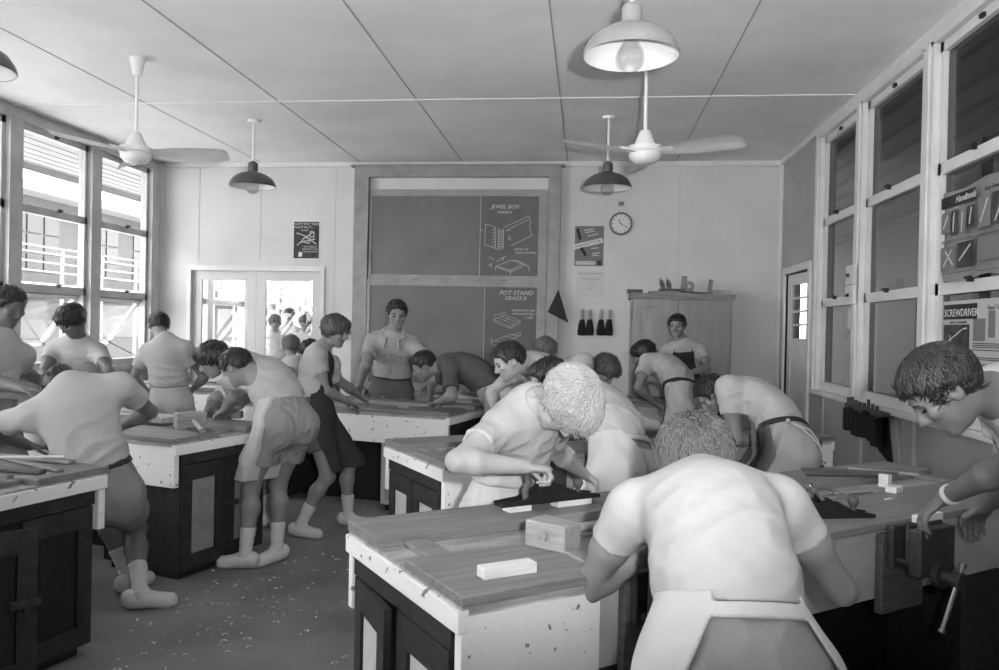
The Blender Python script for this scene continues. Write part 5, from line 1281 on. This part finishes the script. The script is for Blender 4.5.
 'p18': [1.740, 1.122, 4.450, 0.808, 0.883, 4.855, 1.100, -0.570, -0.675, 0.469, -0.139, -0.990, 0.000, 0.787, 5.028, 1.071, -0.643, 0.000, -0.766, -0.766, 0.000, 0.643, 0.225, 0.817, 4.664, 1.139, 0.861, 4.617, 0.847, 1.052, 4.794, 0.824, 0.732, 0.676, -0.086, -0.063, -0.058, -0.996, 0.600, 1.110, 4.360, 0.791, 0.885, 4.385, 0.425, 1.108, 4.347, 0.078, 180.000, 1.027, 4.913, 0.966, 0.863, 5.142, 1.066, 0.720, 5.020, 0.885, -0.548, -0.469, -0.693, 0.527, 0.451, -0.721, 0.600, 1.135, 4.540, 0.791, 0.912, 4.578, 0.425, 1.137, 4.553, 0.078, 164.000],
 'p19': [1.660, -0.305, 3.040, 0.728, -0.203, 2.974, 1.168, 0.518, 0.855, 0.010, 0.574, 0.819, 0.000, -0.067, 2.841, 1.188, 0.214, -0.114, -0.970, 0.857, -0.456, 0.242, 0.240, -0.131, 3.137, 1.086, -0.123, 3.373, 0.926, -0.001, 3.552, 0.804, 0.489, 0.720, -0.492, -0.277, -0.407, -0.871, 1.000, -0.255, 3.111, 0.711, -0.158, 3.098, 0.313, -0.400, 3.300, 0.075, -40.000, -0.314, 2.836, 1.083, -0.424, 2.584, 1.006, -0.200, 2.688, 0.977, 0.900, 0.420, -0.117, -0.106, -0.049, -0.993, 1.200, -0.354, 2.969, 0.711, -0.300, 2.979, 0.305, -0.550, 3.180, 0.075, -45.000],
 'p20': [1.700, 0.316, 1.600, 0.761, 0.302, 2.055, 1.053, -0.997, 0.020, -0.078, -0.990, 0.139, 0.000, 0.309, 2.247, 1.085, 0.065, 0.740, -0.669, 0.058, 0.667, 0.743, 0.228, 0.117, 1.998, 1.000, 0.014, 2.116, 0.753, 0.200, 2.120, 0.885, 0.815, 0.016, 0.580, 0.580, 0.012, -0.815, 0.600, 0.228, 1.612, 0.744, 0.255, 1.853, 0.401, 0.215, 1.614, 0.076, 90.000, 0.490, 1.991, 1.029, 0.659, 2.073, 0.804, 0.607, 2.326, 0.875, -0.193, 0.945, 0.265, -0.053, 0.260, -0.964, 0.600, 0.403, 1.588, 0.744, 0.444, 1.826, 0.401, 0.417, 1.586, 0.076, 74.000],
 'p21': [1.740, 1.584, 2.511, 0.922, 1.192, 2.408, 1.299, -0.051, -0.948, -0.313, -0.342, -0.940, 0.000, 1.004, 2.340, 1.304, -0.655, 0.139, -0.743, -0.727, 0.155, 0.669, 0.235, 1.247, 2.250, 1.180, 1.261, 2.525, 1.061, 1.184, 2.732, 0.923, -0.702, 0.117, -0.702, 0.693, -0.115, -0.712, 0.600, 1.553, 2.426, 0.905, 1.471, 2.449, 0.484, 1.548, 2.413, 0.078, 168.000, 1.266, 2.600, 1.295, 1.389, 2.678, 1.034, 1.383, 2.880, 0.869, -0.021, 0.776, -0.630, 0.017, -0.630, -0.776, 0.600, 1.615, 2.596, 0.905, 1.538, 2.632, 0.484, 1.620, 2.609, 0.078, 152.000],
 'p22': [1.620, -4.610, 11.200, 0.803, -4.621, 11.201, 1.318, 0.939, 0.342, 0.019, 0.940, 0.342, 0.000, -4.584, 11.105, 1.473, 0.337, -0.925, -0.174, 0.059, -0.163, 0.985, 0.225, -4.458, 11.260, 1.237, -4.476, 11.310, 0.964, -4.402, 11.108, 0.850, 0.302, -0.831, -0.468, -0.160, 0.439, -0.884, 0.600, -4.531, 11.229, 0.787, -4.469, 11.077, 0.422, -4.519, 11.233, 0.073, -62.000, -4.781, 11.142, 1.231, -4.799, 11.192, 0.957, -4.725, 10.990, 0.844, 0.302, -0.831, -0.468, -0.160, 0.439, -0.884, 0.600, -4.689, 11.171, 0.787, -4.639, 11.015, 0.422, -4.702, 11.167, 0.073, -78.000],
 'p23': [1.720, -4.552, 11.600, 0.863, -4.562, 11.598, 1.410, 0.996, 0.087, 0.018, 0.996, 0.087, 0.000, -4.532, 11.512, 1.585, 0.086, -0.981, -0.174, 0.015, -0.173, 0.985, 0.225, -4.379, 11.614, 1.324, -4.384, 11.669, 1.033, -4.364, 11.443, 0.910, 0.077, -0.877, -0.475, -0.041, 0.473, -0.880, 0.600, -4.463, 11.608, 0.846, -4.442, 11.447, 0.453, -4.450, 11.609, 0.077, -77.000, -4.742, 11.582, 1.317, -4.747, 11.637, 1.026, -4.727, 11.411, 0.904, 0.077, -0.877, -0.475, -0.041, 0.473, -0.880, 0.600, -4.641, 11.592, 0.846, -4.634, 11.430, 0.453, -4.655, 11.591, 0.077, -93.000],
 'p24': [1.640, -4.058, 11.000, 0.812, -4.069, 11.001, 1.334, 0.939, -0.342, 0.020, 0.940, -0.342, 0.000, -4.031, 10.891, 1.482, -0.337, -0.925, -0.174, -0.059, -0.163, 0.985, 0.225, -3.904, 10.942, 1.252, -3.886, 10.991, 0.975, -3.960, 10.788, 0.858, -0.301, -0.826, -0.476, 0.163, 0.448, -0.879, 0.600, -3.978, 10.971, 0.796, -4.029, 10.812, 0.427, -3.966, 10.966, 0.074, -102.000, -4.231, 11.061, 1.245, -4.213, 11.110, 0.968, -4.287, 10.906, 0.851, -0.301, -0.826, -0.476, 0.163, 0.448, -0.879, 0.600, -4.139, 11.029, 0.796, -4.202, 10.875, 0.427, -4.151, 11.034, 0.074, -118.000],
}
def khaki_details(o, root, origin, d):
    """shirt collar, placket, flapped pockets and shoulder straps"""
    H, Ch, N, fs = d['H'], d['Ch'], d['N'], d['f_shirt']; L, F, U = d['fr2']
    def onto(p, dr=None, out=.0):
        dr = F if dr is None else dr; p = p + dr * .25
        for _ in range(130):
            if float(fs(p[None].astype(f32))[0]) < out: break
            p = p - dr * .003
        return p
    def blob(name, pts, r, mat, parent=None):
        pr = [('c', a, b, r, r, .004) for a, b in zip(pts, pts[1:])]
        v, q = surface_nets(lambda X: union(X, pr), *bounds(pr, .004), .0035)
        return link(name, np_mesh(name, v, q, origin), M[mat], parent or root)
    for sg in (1, -1):
        arc = []
        for az in (178, 140, 100, 60, 32):
            a = math.radians(az); dv = F * math.cos(a) + L * sg * math.sin(a)
            arc.append(onto(N + U * (.036 - .026 * (1 + math.cos(a)) / 2) * H, dv, .010) if az < 90 else N + dv * .046 * H + U * .032 * H)
        arc.append(onto(N + L * sg * .036 * H - U * .034 * H, out=.006))
        blob('collar', arc, .013, 'drill_khaki')
        c = Ch + L * sg * .047 * H + U * .012 * H
        blob('pocket', [onto(c + L * a * .024 * H + U * b * .03 * H) for a, b in ((-1, 1), (1, 1), (1, -1), (-1, -1), (-1, 1))], .004, 'drill_khaki')
        fl = blob('pocket_flap', [onto(c + L * a * .027 * H + U * (.028 - .006 * (1 - abs(a))) * H, out=.002) for a in (-1, -.5, 0, .5, 1)], .008, 'drill_khaki')
        q = onto(c + U * .020 * H, out=.008); blob('button', [q, q + F * .003], .0065, 'drill_dark', fl)
        blob('shoulder_strap', [onto(N + L * sg * x * H + F * .0, U, .003) for x in (.052, .07, .088, .102)], .012, 'drill_khaki')
    pl = blob('button_band', [onto(N - U * (.055 + .04 * k) * H, out=.001) for k in range(5)], .007, 'drill_khaki')
    for k in range(4): q = onto(N - U * (.07 + .045 * k) * H, out=.006); blob('button', [q, q + F * .002], .006, 'drill_dark', pl)
def wrist_band(o, root, origin, d):
    W, E = o['Wl'], o['El']; a = unit(E - W); c = W + a * .03
    def f(X):
        s = dot(X - c.astype(f32), a); r = np.linalg.norm(X - c.astype(f32) - s[:, None] * a.astype(f32), axis=1)
        return smax(np.abs(r - .031) - .004, np.abs(s) - .009, .003).astype(f32)
    v, q = surface_nets(f, c - .05, c + .05, .003)
    link('wrist_band', np_mesh('wrist_band', v, q, origin), M['sock'], root)
PEOPLE = [
 ('p1', 'person bent over in pale T-shirt, belted grey shorts and white sneakers behind front left bench', dict(hair='short', shorts='drill_grey', belt='leather', shirt='cotton_grey', skin='skin_dark')),
 ('p2', 'person in white T-shirt at the left picture edge, dark hair, seen from the side', dict(hair='short', haircol='hair_dark', vox=.009, skin='skin_dark',shirt='cotton_grey')),
 ('p3', 'person facing us in front of the left windows, pale T-shirt, looking down', dict(hair='mop', haircol='hair_dark', face=1, skin='skin_dark', vox=.009,shirt='cotton_grey')),
 ('p4', 'person with back turned by the far left window, grey T-shirt and pale apron tied behind', dict(hair='crew', shirt='cotton_grey', shorts='cotton_grey', vox=.009)),
 ('p5', 'person leaning left in white T-shirt, dark hair, behind the one with the white hip apron', dict(hair='mop', vox=.008, sleeve=.9)),
 ('p6', 'person leaning over the bench end in grey shorts with white apron hanging at the hip', dict(hair='short', apron='waist', acut=-.035, aside=.0, alen=.85, vox=.007)),
 ('p7', 'person standing upright in dark bib apron over white T-shirt and white socks', dict(hair='mop', haircol='hair_brown', shorts='drill_dark', apron='bib', apronmat='apron_dark', face=1, vox=.007, alen=.9)),
 ('p8', 'person with fair hair seen from behind, standing before the glazed double door', dict(hair='mop', haircol='hair_fair', vox=.010)),
 ('p9', 'person with dark hair half hidden behind the one in dark bib apron', dict(hair='short', vox=.010)),
 ('p10', 'person standing in khaki buttoned shirt leaning both hands on bench before blackboard', dict(hair='short', shirt='drill_khaki', leg=1.0, shorts='drill_dark', belt='leather', face=1, sleeve=.62, vox=.008, wide=1.03, extras=[khaki_details])),
 ('p11', 'person bent low in dark jersey with white apron, working on the bench before the blackboard', dict(hair='short', shirt='knit_dark', sleeve=.75, shorts='linen', vox=.009)),
 ('p12', 'person leaning left with short brown hair and bright cheek, below the blackboard corner', dict(hair='short', haircol='hair_dark', face=1, skin='skin_pale', vox=.008)),
 ('p13', 'person with wispy fair hair turned away, beneath the lower blackboard', dict(hair='wispy', haircol='hair_fair', vox=.010)),
 ('p14', 'person leaning left, white T-shirt and white apron tied behind, next to the blond one', dict(hair='short', face=1, shorts='drill_grey', apron='waist', agap=.055, agz=.075, aflare=-.4, skin='skin_pale', vox=.007)),
 ('p15', 'person with bowed head and brown hair, bending right behind the middle bench', dict(hair='mop', haircol='hair_brown', vox=.009)),
 ('p16', 'person bent over in front of the wooden cupboard, white shorts and dark apron strings', dict(hair='mop', shorts='linen', belt='apron_dark', vox=.009)),
 ('p17', 'person standing upright with dark bib apron in front of the wooden cupboard', dict(hair='short', apron='bib', apronmat='apron_dark', face=1, vox=.009)),
 ('p18', 'person bent far over in white T-shirt, grey belted shorts with white apron strings hanging', dict(hair='short', shorts='drill_khaki', belt='leather', apron='waist', acut=.05, afwd=.10, apronmat='drill_dark', atails=1, agx=.085, alen=.95, vox=.007)),
 ('p19', 'blond person in white T-shirt pushing a hand plane along the front bench', dict(hair='mop', haircol='hair_blond', shorts='linen', vox=.0055, hvox=.004, skin='skin_pale', locks=2200, lift=.02, lock_len=.36, lock_w=.017)),
 ('p20', 'person seen from behind at the front bench, white apron tied over grey shorts', dict(hair='wispy', haircol='hair_fair', shorts='drill_grey', apron='waist', agap=.05, agx=-.025, aflare=.5, alen=.8, vox=.0055, hvox=.004, sleeve=.36, fold=.55, wide=.94, locks=3000, lift=.055, lock_len=.25, lock_w=.016)),
 ('p21', 'dark-haired person at the right picture edge bowed over the vice, pale band on the wrist', dict(hair='short', vox=.0055, hvox=.004, skin='skin_dark', locks=2200, lift=.004, lock_len=.28, lock_w=.016, face=1, extras=[wrist_band])),

 ('p22', 'person seen dimly through the right pane of the double door, leftmost of three', dict(hair='mop', vox=.014, hvox=.01, feet=False, shirt='cotton_grey')),
 ('p23', 'tallest of three persons seen dimly through the right pane of the double door', dict(hair='short', vox=.014, hvox=.01, feet=False)),
 ('p24', 'person seen dimly through the right pane of the double door, rightmost of three', dict(hair='mop', haircol='hair_brown', vox=.014, hvox=.01, feet=False, shirt='cotton_grey')),
]
for k, lab, look in PEOPLE: person(k, lab, look)
# ---------------------------------------------------------------- light and camera
scn = bpy.context.scene
w = bpy.data.worlds.new('sky'); scn.world = w; w.use_nodes = True
bg = w.node_tree.nodes['Background']; bg.inputs[0].default_value = (1, 1, 1, 1); bg.inputs[1].default_value = 10.0
sun = bpy.data.lights.new('sun', 'SUN'); sun.energy = 4.0; sun.angle = .01
so = bpy.data.objects.new('sun', sun); C.objects.link(so); so.rotation_euler = (math.radians(14), math.radians(-20), 0)
fl = bpy.data.lights.new('camera_flash', 'SPOT'); fl.energy = 520; fl.shadow_soft_size = .035; fl.spot_size = math.radians(118); fl.spot_blend = 1.0
fo = bpy.data.objects.new('camera_flash', fl); C.objects.link(fo); fo.location = (.18, -.02, 1.56)
fo.rotation_euler = (math.radians(90 + 29), 0, _yaw)
cam = bpy.data.cameras.new('camera'); co = bpy.data.objects.new('camera', cam); C.objects.link(co)
cam.sensor_width = 36; cam.lens = FPX / 999 * 36; cam.clip_start = .05; cam.clip_end = 200
mt = Matrix((_r2, _u2, -_f)).transposed().to_4x4(); mt.translation = (0, 0, EYE); co.matrix_world = mt
scn.camera = co
scn.view_settings.view_transform = 'Standard'; scn.view_settings.look = 'None'; scn.view_settings.gamma = 1.0
scn.view_settings.use_curve_mapping = False; scn.view_settings.exposure = 0.6
scn.cycles.max_bounces = 10; scn.cycles.transparent_max_bounces = 12; scn.cycles.sample_clamp_indirect = 6
